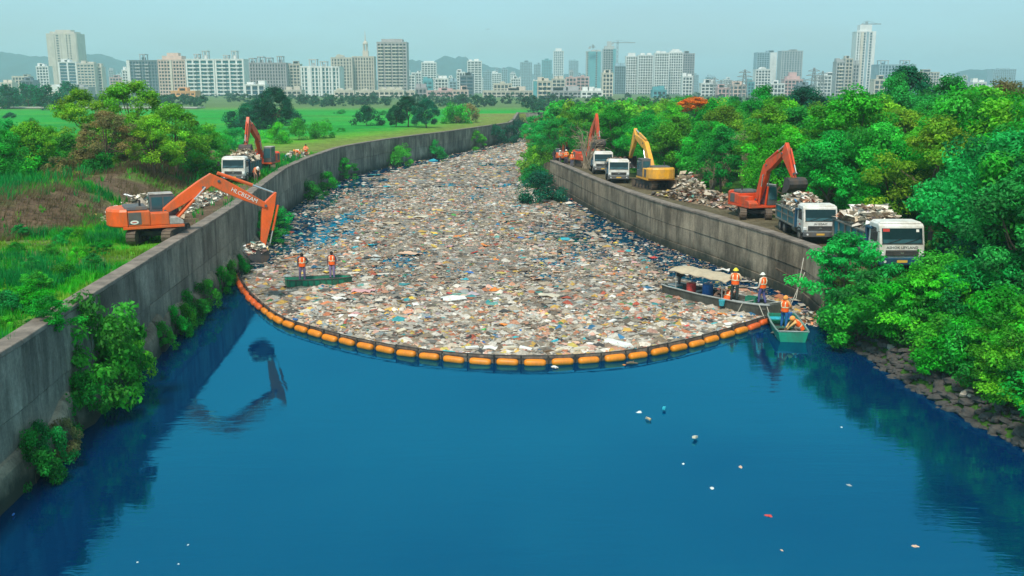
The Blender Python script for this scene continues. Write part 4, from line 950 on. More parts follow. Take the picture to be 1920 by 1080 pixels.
# distant belts of trees that read as one mass
def build_belt(name, label, items, seed):
    g = np.random.default_rng(seed); parts = []
    for (x, y, z, s) in items:
        P = crown_points(g, 12, 3.4 * s, .4, 7.2 * s, .35, .15) + np.array([x, y, z])
        parts.append(leaves(P, 1.5 * s * g.uniform(.7, 1.2, 12), 22, 1.3 * s, g, tint=(.5, 1.3)))
        c = parts[-1][2]; c *= g.uniform(.75, 1.25)
    V, F, C = merge(parts)
    o = link(name, nmesh(name, V, F, [LEAF['far']], C)); tag(o, label, 'trees', kind='stuff')
bg = np.random.default_rng(3)
it = []
for k in range(230):
    y = bg.uniform(400, 560); u = bg.uniform(-60, 1060); it.append(((u - 960) / FOC * y, y, 3.2, bg.uniform(.42, .72) * (1.5 if u < 110 else 1)))
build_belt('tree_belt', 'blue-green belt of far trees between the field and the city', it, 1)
it = []
for k in range(150):
    y = bg.uniform(270, 420); u = bg.uniform(980, 1990); it.append(((u - 960) / FOC * y, y, 3.2, bg.uniform(.45, .66) * (1.3 if u > 1600 else 1)))
for k in range(120):
    y = bg.uniform(560, 800); u = bg.uniform(-80, 2000); it.append(((u - 960) / FOC * y, y, 3.2, bg.uniform(.4, .75)))
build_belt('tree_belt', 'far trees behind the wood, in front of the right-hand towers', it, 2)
for i, (u, v) in enumerate([(15, 205), (55, 203), (90, 207), (130, 204)]):
    p = at(u, v, 3.6); plant('farround', i, 'dark', p.x, p.y, 3.2, 1.25 + .15 * (i % 2), ['leftmost', 'second from the left', 'third from the left', 'fourth from the left'][i] + ' dark tree at the far edge of the left field')

# ---------------------------------------------------------------- lettering
def lettering(txt, mat, parent, size, loc, rot, name='lettering', thick=.004):
    cu = bpy.data.curves.new('txt', 'FONT'); cu.body = txt; cu.size = size; cu.extrude = thick; cu.align_x = 'CENTER'; cu.align_y = 'CENTER'; cu.resolution_u = 2
    t = bpy.data.objects.new('txt', cu); COL.objects.link(t)
    me = bpy.data.meshes.new_from_object(t.evaluated_get(bpy.context.evaluated_depsgraph_get()))
    bpy.data.objects.remove(t); bpy.data.curves.remove(cu)
    me.materials.clear(); me.materials.append(mat)
    return link(name, me, parent, loc=loc, rot=rot)

# ---------------------------------------------------------------- excavators
def excavator(label, loc, yaw, track_yaw, paint, J, scale=1.0, bucket='steel', bang=0.0, bw=1.15, group='excavators', text=None, logo=False, house=1.0, ground_tracks=True):
    """J: joints in the boom plane (r, z) in metres: foot, kink, tip, top (upper end of the arm), end; bang: bucket turn"""
    t = thing('excavator', label, 'excavator', loc, yaw, group)
    hs = house; P = MAT[paint]
    S = lambda *a: [q * hs for q in a]
    # undercarriage
    for s in (-1, 1):
        rot = Matrix.Rotation(track_yaw - yaw, 3, 'Z')
        n = 44; Lh, rr_ = 1.55 * hs, .40 * hs; yc = s * .97 * hs; hw = .25 * hs; mb = MB(); per = 4 * Lh + 2 * math.pi * rr_
        def loop(d, r):
            d %= per
            if d < 2 * Lh: return (-Lh + d, r + rr_ - 0)
            d -= 2 * Lh
            if d < math.pi * rr_: a = math.pi / 2 - d / rr_; return (Lh + r * math.cos(a), rr_ + r * math.sin(a))
            d -= math.pi * rr_
            if d < 2 * Lh: return (Lh - d, rr_ - r)
            d -= 2 * Lh; a = -math.pi / 2 - d / rr_; return (-Lh + r * math.cos(a), rr_ + r * math.sin(a))
        for k in range(n):
            a0, a1 = per * k / n, per * (k + .86) / n
            q = [loop(a0, rr_), loop(a1, rr_), loop(a1, rr_ * .86), loop(a0, rr_ * .86)]
            vs = [rot @ Vector((x, yc - hw, z)) for x, z in q] + [rot @ Vector((x, yc + hw, z)) for x, z in q]
            mb.add(vs, [(0, 1, 2, 3), (7, 6, 5, 4), (0, 4, 5, 1), (1, 5, 6, 2), (2, 6, 7, 3), (3, 7, 4, 0)])
        tr = mb.build('track', MAT['track'], t)
        mb = MB(); ri = rr_ * .85
        pr = [loop(per * k / 24, ri) for k in range(24)]
        vs = [rot @ Vector((x, yc - hw * .8, z)) for x, z in pr] + [rot @ Vector((x, yc + hw * .8, z)) for x, z in pr]
        mb.add(vs, [tuple(range(24)), tuple(range(47, 23, -1))] + [(i, i + 24, (i + 1) % 24 + 24, (i + 1) % 24) for i in range(24)])
        mb.build('track_frame', MAT['black'], tr)
        for k in range(6):
            x = -Lh + 2 * Lh * k / 5; mb = MB(); r_ = (.30 if k in (0, 5) else .16) * hs; zz = rr_ if k in (0, 5) else .2 * hs
            mb.tube([rot @ Vector((x, yc - hw * .95, zz)), rot @ Vector((x, yc + hw * .95, zz))], r_, 10).build('sprocket' if k in (0, 5) else 'roller', MAT['track'], tr)
    MB().box(*S(-.9, .9, -.9, .9, .38, .66), 0, Matrix.Rotation(track_yaw - yaw, 3, 'Z')).build('undercarriage', MAT['black'], t, bevel=.03)
    MB().tube([(0, 0, .62 * hs), (0, 0, .9 * hs)], .62 * hs, 20).build('slew_ring', MAT['black'], t)
    # house
    box_part('deck', P, t, *S(-2.0, 1.25, -1.28, 1.28, .86, 1.02), .02)
    mb = MB(); pts = []
    for k in range(9):
        a = R(90 + 180 * k / 8); pts.append((-1.75 + 1.0 * math.cos(a), 1.30 * math.sin(a)))
    pts = [(x, y) for x, y in pts]
    prof = [(.98, .92), (1.04, 1.0), (1.85, 1.0), (1.98, .93)]
    mb.loft([[((-1.75 + (x + 1.75) * f) * hs, y * f * hs, z * hs) for x, y in pts] for z, f in prof]).build('counterweight', P, t, bevel=.02)
    e = box_part('engine_cover', P, t, *S(-1.72, -.55, -1.26, 1.26, 1.03, 1.86), .04)
    for s in (-1, 1):
        MB().box(*S(-1.7, -1.02), s * 1.262 * hs - .008, s * 1.262 * hs + .012, 1.12 * hs, 1.80 * hs).build('side_grille', MAT['grey'], e, bevel=.01)
        MB().box(*S(-1.0, -.60), s * 1.262 * hs - .008, s * 1.262 * hs + .010, 1.12 * hs, 1.80 * hs).build('side_door', P, e, bevel=.01)
    MB().box(*S(-1.85, -.62, -.95, .75, 1.87, 2.1), .06 * hs).build('hood', MAT['grey'], t, bevel=.05)
    MB().tube([(-1.0 * hs, -.62 * hs, 2.1 * hs), (-1.0 * hs, -.62 * hs, 2.42 * hs)], .06 * hs, 8).build('exhaust_pipe', MAT['black'], t)
    box_part('side_box', P, t, *S(-.54, .45, -1.26, -.45, 1.03, 1.70), .03)
    mb = MB(); mb.prism(S2([(.46, 1.03), (1.22, 1.03), (1.22, 1.22), (.9, 1.42), (.46, 1.42)], hs), -1.25 * hs, -.45 * hs); mb.build('tool_box', MAT['lgrey'] if logo else P, t, bevel=.03)
    # cab
    cabp = [(-.35, 1.03), (1.18, 1.03), (1.22, 1.5), (1.05, 2.5), (.85, 2.58), (-.30, 2.58), (-.35, 2.5)]
    cb = MB().prism(S2(cabp, hs), .44 * hs, 1.26 * hs).build('cab', MAT['grey'], t, bevel=.04)
    MB().box(*S(-.36, .98, .40, 1.30, 2.57, 2.65), .04 * hs).build('cab_roof', MAT['lgrey'] if paint != 'yellow' else MAT['grey'], cb, bevel=.03)
    for y0, y1 in ((1.255, 1.275), (.425, .445)):
        MB().prism(S2([(.42, 1.55), (1.10, 1.55), (.97, 2.42), (.42, 2.42)], hs), y0 * hs, y1 * hs).build('side_window', MAT['blueglass'], cb)
        MB().prism(S2([(-.24, 1.75), (.34, 1.75), (.34, 2.42), (-.24, 2.42)], hs), y0 * hs, y1 * hs).build('side_window', MAT['blueglass'], cb)
    mb = MB(); mb.add([(x * hs, y * hs, z * hs) for x, z in ((1.232, 1.5), (1.075, 2.46)) for y in (.52, 1.18)] + [((x + .015) * hs, y * hs, z * hs) for x, z in ((1.232, 1.5), (1.075, 2.46)) for y in (.52, 1.18)], [(0, 1, 3, 2), (4, 6, 7, 5), (0, 4, 5, 1), (2, 3, 7, 6), (0, 2, 6, 4), (1, 5, 7, 3)]); mb.build('windscreen', MAT['blueglass'], cb)
    MB().box(-.375 * hs, -.352 * hs, *S(.55, 1.15, 1.8, 2.42)).build('rear_window', MAT['blueglass'], cb)
    # boom
    V2 = lambda p: Vector((p[0], 0, p[1]))
    foot, kink, tip, top, end = (Vector(J[k]) for k in ('foot', 'kink', 'tip', 'top', 'end'))
    w = .2 * hs
    def perp(a, b): d = (b - a).normalized(); return Vector((-d.y, d.x))
    pa, pb = perp(foot, kink), perp(kink, tip); pm = (pa + pb).normalized()
    up_, lo_ = [], []
    for q, nrm, h in ((foot, pa, .17), (foot.lerp(kink, .35), pa, .29), (foot.lerp(kink, .75), (pa + pm * 2).normalized(), .36), (kink, pm, .36), (kink.lerp(tip, .25), (pb + pm * 2).normalized(), .37), (kink.lerp(tip, .6), pb, .29), (tip, pb, .16)):
        up_.append(q + nrm * h * hs); lo_.append(q - nrm * h * hs)
    poly = [foot - (kink - foot).normalized() * .12] + lo_ + [tip + (tip - kink).normalized() * .14] + up_[::-1]
    bm_ = MB().prism([(p.x, p.y) for p in poly], -w, w).build('boom', P, t, bevel=.025)
    dirk = (tip - kink).normalized()
    if text:
        c = kink.lerp(tip, .60); ang = math.atan2(dirk.y, dirk.x)
        lo = lettering(text, MAT['wpaint'], bm_, .30, (c.x, -w - .012, c.y), (R(90), 0, 0)); lo.rotation_euler = (R(90), -ang, 0)
        lo.rotation_mode = 'XYZ'; lo.matrix_local = Matrix.Translation((c.x, -w - .012, c.y)) @ Matrix.Rotation(-ang, 4, 'Y') @ Matrix.Rotation(R(90), 4, 'X')
    for q in (foot.lerp(kink, .82) - pm * .12, kink.lerp(tip, .12) + pb * .1, foot, tip):
        MB().tube([(q.x, -w - .05, q.y), (q.x, w + .05, q.y)], .085 * hs, 10).build('pin', MAT['grey'], bm_)
    def cylinder(name, a, b, y, r, frac=.6):
        a, b = Vector(a), Vector(b); m = a.lerp(b, frac)
        c = MB().tube([(a.x, y, a.y), (m.x, y, m.y)], r, 9).build(name, P, t)
        MB().tube([(m.x, y, m.y), (b.x, y, b.y)], r * .55, 8).build('piston_rod', MAT['chrome'], c)
    bc0 = (foot.x + .62 * hs, max(foot.y - .42 * hs, 1.0 * hs)); bc1 = foot.lerp(kink, .86) - pm * .15
    for s in (-1, 1): cylinder('boom_cylinder', bc0, bc1, s * (w + .09), .085 * hs)
    cylinder('arm_cylinder', kink.lerp(tip, .05) + pb * .50 * hs, top, 0, .10 * hs, .62)
    # arm
    pd = (end - top).normalized(); pn = Vector((-pd.y, pd.x))
    side = 1 if (tip - top.lerp(end, .25)).dot(pn) > 0 else -1
    pn = pn * side
    poly = [top - pn * .06, tip + pn * .14 - pd * .05, tip + pn * .14 + pd * .22, end + pn * .10, end + pd * .12, end - pn * .10, top.lerp(end, .45) - pn * .19, top.lerp(end, .22) - pn * .20, top - pn * .15 - pd * .05]
    poly = [p for p in poly]
    ar = MB().prism([(p.x, p.y) for p in poly], -w * .8, w * .8).build('arm', P, t, bevel=.02)
    bk_link = end - pn * .38 * hs - pd * .30 * hs
    cylinder('bucket_cylinder', top.lerp(end, .20) - pn * .38, bk_link, 0, .075 * hs, .65)
    MB().beam((bk_link.x, -.1, bk_link.y), (end.lerp(top, .12).x, -.1, end.lerp(top, .12).y), .06, .12).beam((bk_link.x, .1, bk_link.y), (end.lerp(top, .12).x, .1, end.lerp(top, .12).y), .06, .12).build('linkage', MAT['grey'], t)
    # bucket: curved back plate, two cheeks, teeth
    ca, sa = math.cos(-bang), math.sin(-bang); bs_ = hs
    X = lambda p: (end.x + (p[0] * ca - p[1] * sa) * bs_, end.y + (p[0] * sa + p[1] * ca) * bs_)
    arc = [(-.14, .10), (.22, .14), (.52, .0), (.66, -.26), (.60, -.56), (.38, -.86), (.06, -1.04), (-.24, -1.08)]
    inner = [(x * .9 - .0, z * .92) for x, z in arc]
    hwb = bw / 2 * bs_
    o_, i_ = [X(p) for p in arc], [X(p) for p in inner]
    bk = MB(); bk.prism(o_ + i_[::-1], -hwb, hwb); bo = bk.build('bucket', MAT[bucket], t, bevel=.012)
    for s in (-1, 1):
        MB().prism(o_, s * hwb - .02, s * hwb + .025).build('bucket_cheek', MAT[bucket], bo)
    for k in range(5):
        y = (-.8 + .4 * k) * hwb; a, b = X((-.16, -1.06)), X((-.42, -1.04))
        MB().beam((a[0], y, a[1]), (b[0], y, b[1]), .09 * bs_, .06 * bs_).build('tooth', MAT['chrome'] if k % 2 else MAT['steel'], bo)
    if logo:
        lg = MB().tube([(-1.4 * hs, -1.27 * hs - .008, 1.22 * hs), (-1.4 * hs, -1.27 * hs - .02, 1.22 * hs)], 1, 18)
        lg.v = [(-1.40 * hs + (x + 1.40 * hs) * .2, y, 1.26 * hs + (z - 1.22 * hs) * .10) for x, y, z in lg.v]
        lg = lg.build('logo_disc', MAT['wpaint'], t)
        MB().box(-1.52 * hs, -1.29 * hs, -1.27 * hs - .03, -1.27 * hs - .021, 1.23 * hs, 1.285 * hs).build('logo_mark', MAT['rpaint'], lg, bevel=.02)
    return t
def S2(poly, s): return [(x * s, z * s) for x, z in poly]

excavator('large orange excavator on the left bank reaching over the wall, bucket above the litter', (-18.25, 49.2, 3.79), R(27), R(92), 'orange',
          dict(foot=(.35, 1.50), kink=(2.75, 3.02), tip=(5.5, 1.50), top=(5.98, 2.18), end=(5.25, -.82)), house=.9, bucket='steel', bang=R(62), bw=1.35, text='HLCBSZAM', logo=True)
excavator('orange excavator on the right bank holding its bucket over a loaded truck', (16.7, 65.8, 2.8), R(-72), R(-100), 'redorange',
          dict(foot=(.35, 1.25), kink=(1.25, 3.45), tip=(3.15, 4.55), top=(3.3, 5.15), end=(4.45, 3.0)), house=.86, bang=R(8), bw=1.5)
excavator('yellow excavator with round counterweight turned towards the camera', (12.6, 85.5, 2.8), R(100), R(112), 'yellow',
          dict(foot=(.3, 1.5), kink=(2.5, 3.6), tip=(5.4, 4.3), top=(5.7, 4.9), end=(7.2, 2.2)), house=.98, bang=R(10))
excavator('dark red excavator with its arm raised high behind the far trucks', (8.5, 109.0, 2.8), R(-72), R(-80), 'redorange',
          dict(foot=(.4, 1.3), kink=(1.1, 3.6), tip=(2.2, 5.3), top=(2.35, 5.9), end=(3.2, 3.1)), house=.9, bang=R(15), bw=1.4)
excavator('orange excavator behind the small truck on the left bank', (-23.6, 91.5, 3.75), R(-93), R(-75), 'redorange',
          dict(foot=(.4, 1.3), kink=(1.35, 3.35), tip=(3.4, 4.45), top=(3.6, 5.1), end=(4.7, 2.7)), house=.9, bang=R(15), bw=1.2)
excavator('smallest orange excavator among workers at the far end of the right wall', (6.0, 115.5, 2.8), R(75), R(100), 'orange',
          dict(foot=(.2, 1.0), kink=(.8, 2.2), tip=(1.8, 2.9), top=(2.0, 3.2), end=(2.7, 1.8)), house=.62, bang=R(0), bw=.9)

# ---------------------------------------------------------------- dump trucks
def wheel(parent, x, y, r, w):
    wh = MB().tube([(x, y - w / 2, r), (x, y - w * .38, r), (x, y + w * .38, r), (x, y + w / 2, r)], [r * .9, r, r, r * .9], 18).build('wheel', MAT['tyre'], parent)
    s = 1 if y > 0 else -1
    MB().tube([(x, y + s * w * .42, r), (x, y + s * (w / 2 + .012), r), (x, y + s * (w / 2 + .05), r)], [r * .55, r * .55, r * .22], 12).build('rim', MAT['rim'], wh)
def dump_truck(label, loc, rz, scale=1.0, ribs=5, rails=False, text=None, body='teal', front='tealdark', sticker=False, load=None):
    t = thing('dump_truck', label, 'truck', loc, rz, 'dump trucks on the banks', scale); t.scale = (scale, scale, scale * .9)
    ch = MB().box(-3.2, 2.6, -.42, -.28, .72, .98).box(-3.2, 2.6, .28, .42, .72, .98)
    for x in (-3.1, -1.7, 0, 1.4): ch.box(x, x + .12, -.30, .30, .76, .94)
    ch.build('chassis', MAT['black'], t)
    for x, dual in ((2.5, 0), (-1.15, 1), (-2.35, 1)):
        for s in (-1, 1):
            wheel(t, x, s * (.98 if not dual else .93), .5, .30 if not dual else .48)
    for x, wdt in ((2.5, .1), (-1.15, .1), (-2.35, .1)): MB().tube([(x, -.9, .5), (x, .9, .5)], .09, 8).build('axle', MAT['black'], t)
    MB().tube([(.2, -.75, .72), (1.15, -.75, .72)], .27, 12).build('fuel_tank', MAT['rim'], t)
    MB().box(.2, 1.1, .5, 1.0, .5, .95).build('battery_box', MAT['black'], t, bevel=.02)
    # cab: lofted shell
    prof = [(1.78, .78), (3.36, .78), (3.42, 1.0), (3.40, 1.62), (3.14, 2.62), (2.98, 2.76), (1.86, 2.76), (1.78, 2.66)]
    cab = MB().prism(prof, -1.12, 1.12).build('cab', MAT['white'], t, bevel=.07)
    MB().box(1.80, 3.02, -1.06, 1.06, 2.75, 2.85, .08).build('cab_roof', MAT['white'], cb_parent(cab), bevel=.03)
    # windscreen follows the sloping front
    def front_plate(name, mat, z0, z1, y0, y1, out=.012, par=cab, rot_up=True):
        fx = lambda z: 3.40 + (z - 1.62) * (3.14 - 3.40) / 1.0 if z > 1.62 else 3.42 + (z - 1.0) * -.032
        mb = MB(); mb.add([(fx(z) + o, y, z) for o in (0, out) for z in (z0, z1) for y in (y0, y1)], [(0, 1, 3, 2), (4, 6, 7, 5), (0, 4, 5, 1), (2, 3, 7, 6), (0, 2, 6, 4), (1, 5, 7, 3)])
        return mb.build(name, mat, par)
    ws = front_plate('windscreen', MAT['glass'], 1.70, 2.52, -1.0, 1.0, .015)
    front_plate('windscreen_seal', MAT['black'], 1.655, 1.70, -1.02, 1.02, .02)
    front_plate('dashboard', MAT['blueglass'], 1.72, 1.92, -.95, .95, .019, ws)
    for y0, y1 in ((-.75, -.05), (.1, .8)):
        MB().beam((3.41, y0, 1.71), (3.36, y1, 1.95), .02, .02).build('wiper', MAT['black'], ws)
    if sticker:
        front_plate('red_sticker', MAT['rpaint'], 2.34, 2.5, -.95, -.62, .02, ws); front_plate('white_sticker', MAT['wpaint'], 2.32, 2.46, .70, .84, .02, ws)
    gr = front_plate('grille', MAT['black'], 1.02, 1.34, -.82, .82, .035)
    for k in range(3): front_plate('grille_bar', MAT['grey'], 1.07 + k * .1, 1.10 + k * .1, -.8, .8, .055, gr)
    front_plate('badge', MAT['chrome'], 1.15, 1.22, -.08, .08, .06, gr)
    bu = MB().box(3.30, 3.52, -1.13, 1.13, .52, .92).build('bumper', MAT['tealdark'] if sticker else MAT['grey'], t, bevel=.05)
    MB().box(3.521, 3.53, -.26, .26, .66, .80).build('number_plate', MAT['yplate'], bu)
    for s in (-1, 1):
        MB().box(3.40, 3.47, s * 1.0 - .14, s * 1.0 + .10, 1.02, 1.24).build('headlight', MAT['lamp'], cab, bevel=.03)
        MB().tube([(3.515, s * .85, .72), (3.54, s * .85, .72)], .07, 10).build('fog_light', MAT['lamp'], bu)
        MB().prism([(2.08, 1.72), (2.98, 1.72), (2.80, 2.5), (2.08, 2.5)], s * 1.121 - .008, s * 1.121 + .008).build('side_window', MAT['glass'], cab)
        MB().prism([(2.02, .95), (3.05, .95), (3.05, 1.66), (2.02, 1.66)], s * 1.121 - .004, s * 1.121 + .006).build('door', MAT['white'], cab)
        MB().box(2.08, 2.22, s * 1.13, s * 1.13 + s * .03, 1.50, 1.54).build('door_handle', MAT['black'], cab)
        MB().beam((3.22, s * 1.10, 2.35), (3.34, s * 1.36, 2.35), .03, .03).box(3.28, 3.40, s * 1.36 - .1, s * 1.36 + .1, 1.90, 2.36).build('mirror', MAT['black'], cab, bevel=.02)
        MB().prism([(1.92, .72), (2.02, 1.02), (2.28, 1.14), (2.72, 1.14), (2.98, 1.02), (3.08, .72), (2.98, .72), (2.88, .96), (2.7, 1.06), (2.3, 1.06), (2.12, .96), (2.02, .72)], s * .86, s * 1.16).build('mudguard', MAT['black'], t)
    if text:
        lettering(text[0], MAT['dpaint'], cab, .20, (3.423, 0, 1.48), (R(90), 0, R(90)))
        if len(text) > 1: lettering(text[1], MAT['rpaint'], cab, .13, (2.55, -1.135, 1.35), (R(90), 0, 0))
    # tipper body
    x0, x1, zf, zt, hw = -3.4, 1.62, 1.04, 2.02, 1.16
    b = MB().box(x0, x1, -hw, hw, zf, zf + .08).build('tipper_floor', MAT['rib'], t, bevel=.01)
    for s in (-1, 1):
        sd = MB().box(x0, x1 - .06, s * hw - .03, s * hw + .03, zf + .08, zt).build('tipper_side', MAT[body], t)
        for k in range(ribs + 1):
            x = x0 + .06 + (x1 - x0 - .2) * k / ribs
            MB().box(x - .05, x + .05, s * (hw + .07) - .042, s * (hw + .07) + .042, zf - .02, zt + .01).build('rib', MAT['rib'], sd)
        MB().box(x0 - .02, x1, s * (hw + .04) - .085, s * (hw + .04) + .085, zt, zt + .09).build('top_rail', MAT['rib'], sd, bevel=.01)
        MB().box(x0 - .02, x1, s * (hw + .05) - .06, s * (hw + .05) + .06, zf - .08, zf + .03).build('bottom_rail', MAT['rib'], sd, bevel=.01)
        if rails: MB().box(x0, x1 - .06, s * (hw + .06) - .03, s * (hw + .06) + .03, zf + .52, zf + .62).build('middle_rail', MAT['rib'], sd)
    MB().box(x1 - .06, x1 + .06, -hw - .08, hw + .08, zf - .06, zt + .42).build('headboard', MAT[front], t, bevel=.02)
    MB().box(x1 + .061, x1 + .60, -hw - .06, hw + .06, zt + .32, zt + .43).build('cab_guard', MAT[front], t, bevel=.02)
    MB().box(x0 - .06, x0 + .0, -hw + .02, hw - .02, zf + .02, zt + .05).build('tailgate', MAT['rib'], t, bevel=.02)
    return t
def cb_parent(o): return o

TR = [dict(label='nearest white-cab dump truck, heaped with rubbish, half hidden by the bushes', loc=(19.35, 50.4, 2.42), rz=R(-90), ribs=5, text=['ASHOK LEYLAND'], sticker=True),
      dict(label='white-cab dump truck being loaded under the orange bucket on the right bank', loc=(17.75, 57.6, 2.70), rz=R(-91), scale=.87, ribs=3, rails=True, text=['JAI KGAIC', 'SHREE']),
      dict(label='small dark green dump truck parked beside the yellow excavator', loc=(10.1, 92.6, 2.78), rz=R(-93), scale=.86, ribs=4, body='tealdark'),
      dict(label='farthest white-cab dump truck in front of the dark red excavator', loc=(9.4, 102.4, 2.78), rz=R(-90), scale=.90, ribs=4),
      dict(label='white-cab dump truck with blue-green body on the left bank', loc=(-23.1, 82.4, 3.74), rz=R(-88), scale=.86, ribs=6, body='teal')]
for d in TR: dump_truck(**d)

# heaps of rubbish: a lumpy core under hundreds of scraps
def heap(label, loc, rz, fx, n=420, smin=.12, smax=.55, w=None, cat='rubbish', name='rubbish_load', lift=.5, core=(.30, .26, .21)):
    """fx: function (u, v in -1..1) -> (x, y, z) local"""
    g = np.random.default_rng(n + int(abs(loc[0]) * 10))
    q = np.linspace(-1, 1, 13); U, Vv = np.meshgrid(q, q); P = np.stack(fx(U.ravel(), Vv.ravel()), 1); P[:, 2] += g.normal(0, .03, len(P))
    i, j = np.meshgrid(np.arange(12), np.arange(12), indexing='ij'); a = (i * 13 + j).ravel(); F = np.stack([a, a + 1, a + 14, a + 13], 1)
    F = np.concatenate([F[:, [0, 1, 2]], F[:, [0, 2, 3]]]); C = np.array(core) * g.uniform(.6, 1.4, (len(P), 1))
    u, v = g.uniform(-.97, .97, n), g.uniform(-.97, .97, n); X = np.stack(fx(u, v), 1)
    ww = PW.copy() if w is None else w
    pv, pf, pc = pieces(X[:, 0], X[:, 1], X[:, 2] + .02, smin + (smax - smin) * g.random(n) ** 1.8, ww, lift, g, 1.0 if w is None else 1.45)
    V, F, C = merge([(P, F, C), (pv, pf, pc)])
    # close the heap with a skirt down to its floor
    o = link(name, nmesh(name, V, F, [MAT['litter']], C), None, loc=loc, rot=(0, 0, rz)); tag(o, label, cat)
    return o
W_WHITE = PW * np.array([5, 6, 2.5, 1.4, 1, 1, 1, 1, 1, .6, .8, 1, 1, .8, .6, .5, .5, .6, 1, .4, 1, 2]); W_WHITE /= W_WHITE.sum()
def bedload(hx, hy, top):
    def f(u, v): r = np.clip(1 - u * u, 0, 1) ** .6 * np.clip(1 - v * v, 0, 1) ** .6; return u * hx, v * hy, top * r * (.8 + .5 * fbm(u * 2 + 9, v * 2 + 4, .7, 51)) - .02
    return f
heap('white and brown rubbish heaped on the nearest truck', (19.35, 51.25, 2.42 + 1.74), R(-90), bedload(2.35, 1.1, .85), 520, .15, .7, W_WHITE)
heap('mixed rubbish piled on the truck under the orange bucket', (17.78, 58.4, 2.70 + 1.52), R(-91), bedload(2.05, .97, .75), 460, .12, .55, W_WHITE)
heap('rubbish on the small dark green truck', (10.15, 93.4, 2.78 + 1.48), R(-93), bedload(2.0, .95, .35), 260, .12, .5)
heap('rubbish on the farthest white-cab truck', (9.4, 103.2, 2.78 + 1.55), R(-90), bedload(2.1, 1.0, .45), 260, .12, .5)
heap('whitish rubbish heaped on the truck of the left bank', (-23.1, 83.2, 3.74 + 1.48), R(-88), bedload(2.0, .95, .8), 380, .15, .6, W_WHITE)
heap('red and white rubbish scooped in the excavator bucket above the boom', tuple(Vector((-18.25, 49.2, 3.79)) + Matrix.Rotation(R(27), 3, 'Z') @ Vector((4.87, 0, -1.1))), R(27), bedload(.50, .62, .5), 160, .1, .38, W_WHITE, name='scooped_rubbish', core=(.35, .1, .08))
def mound(hx, hy, top):
    def f(u, v): r = np.clip(1 - (u * u + v * v), 0, 1); return u * hx, v * hy, top * r * (.5 + 1.0 * fbm(u * 3 + 2, v * 3 + 7, .8, 61)) - .05
    return f
heap('long bank of rubbish spread on the right track left of the orange excavator', (15.6, 74.0, 2.8), R(112), mound(7.5, 1.6, .65), 1100, .1, .5, name='rubbish_heap', core=(.24, .17, .11))
heap('whitish rubbish pile beside the yellow excavator', (15.4, 84.0, 2.8), R(95), mound(2.6, 1.3, 1.1), 380, .15, .6, W_WHITE, name='rubbish_heap')
heap('low rubbish pile with orange scraps on the far left bank', (-23.6, 106.0, 3.7), R(80), mound(3.4, .9, .9), 320, .15, .55, PW_NEAR, name='rubbish_heap')
heap('pile of whitish scrap behind the large excavator hood', (-21.8, 56.5, 3.8), R(20), mound(2.2, 1.0, 1.3), 260, .15, .6, W_WHITE, name='rubbish_heap')
heap('low strip of whitish rubbish along the left dirt track', (-21.2, 66, 3.75), R(95), mound(5.5, .6, .45), 320, .1, .4, W_WHITE, name='rubbish_heap')
heap('small patch of rags on the grass left of the large excavator', tuple(at(150, 407, 3.9)), 0, mound(1.0, .5, .3), 80, .1, .4, W_WHITE, name='rubbish_heap')
heap('loose rubbish washed against the wall foot beside the small green boat', (15.2, 47.1, -.06), R(60), mound(1.3, .6, .22), 220, .08, .35, PW_NEAR, name='rubbish_heap')

# ---------------------------------------------------------------- boats
def hull(name_, mb_rings): pass
def boat_rings(L, stations, thick=0.0):
    """stations: (t along length 0..1, half beam at gunwale, half beam at bottom, bottom z, gunwale z)"""
    rings = []
    for t, bg_, bb, zb, zg in stations:
        x = (t - .5) * L
        rings.append([(x, -bg_ + thick, zg), (x, -(bg_ + bb) / 2 + thick, (zb + zg) / 2 - .03), (x, -bb + thick, zb + thick), (x, bb - thick, zb + thick), (x, (bg_ + bb) / 2 - thick, (zb + zg) / 2 - .03), (x, bg_ - thick, zg)])
    return rings
def open_hull(L, st, thick=.04):
    mb = MB(); o_ = boat_rings(L, st); i_ = boat_rings(L, st, thick); n = 6; k = len(o_)
    # shift the inner shell's ends inwards
    for rg, s in ((i_[0], 1), (i_[-1], -1)):
        for q in range(n): rg[q] = (rg[q][0] + s * thick, rg[q][1], rg[q][2])
    V = [v for r in o_ for v in r] + [v for r in i_ for v in r]; F = []; B = k * n
    for i in range(k - 1):
        for j in range(n - 1):
            a = i * n + j; F.append((a, a + 1, a + n + 1, a + n)); F.append((B + a, B + a + n, B + a + n + 1, B + a + 1))
        for j in (0, n - 1): a = i * n + j; F.append((a, a + n, B + a + n, B + a) if j == 0 else (a, B + a, B + a + n, a + n))
    for i in (0, k - 1):
        F.append(tuple(i * n + j for j in range(n))); F.append(tuple(B + i * n + j for j in range(n)))
        F.append((i * n, i * n + n - 1, B + i * n + n - 1, B + i * n))
    mb.add(V, F); return mb
def gunwale(st, L, s, r, mat, par):
    MB().tube([((t - .5) * L, s * bg_, zg + .01) for t, bg_, bb, zb, zg in st], r, 6).build('gunwale', mat, par)

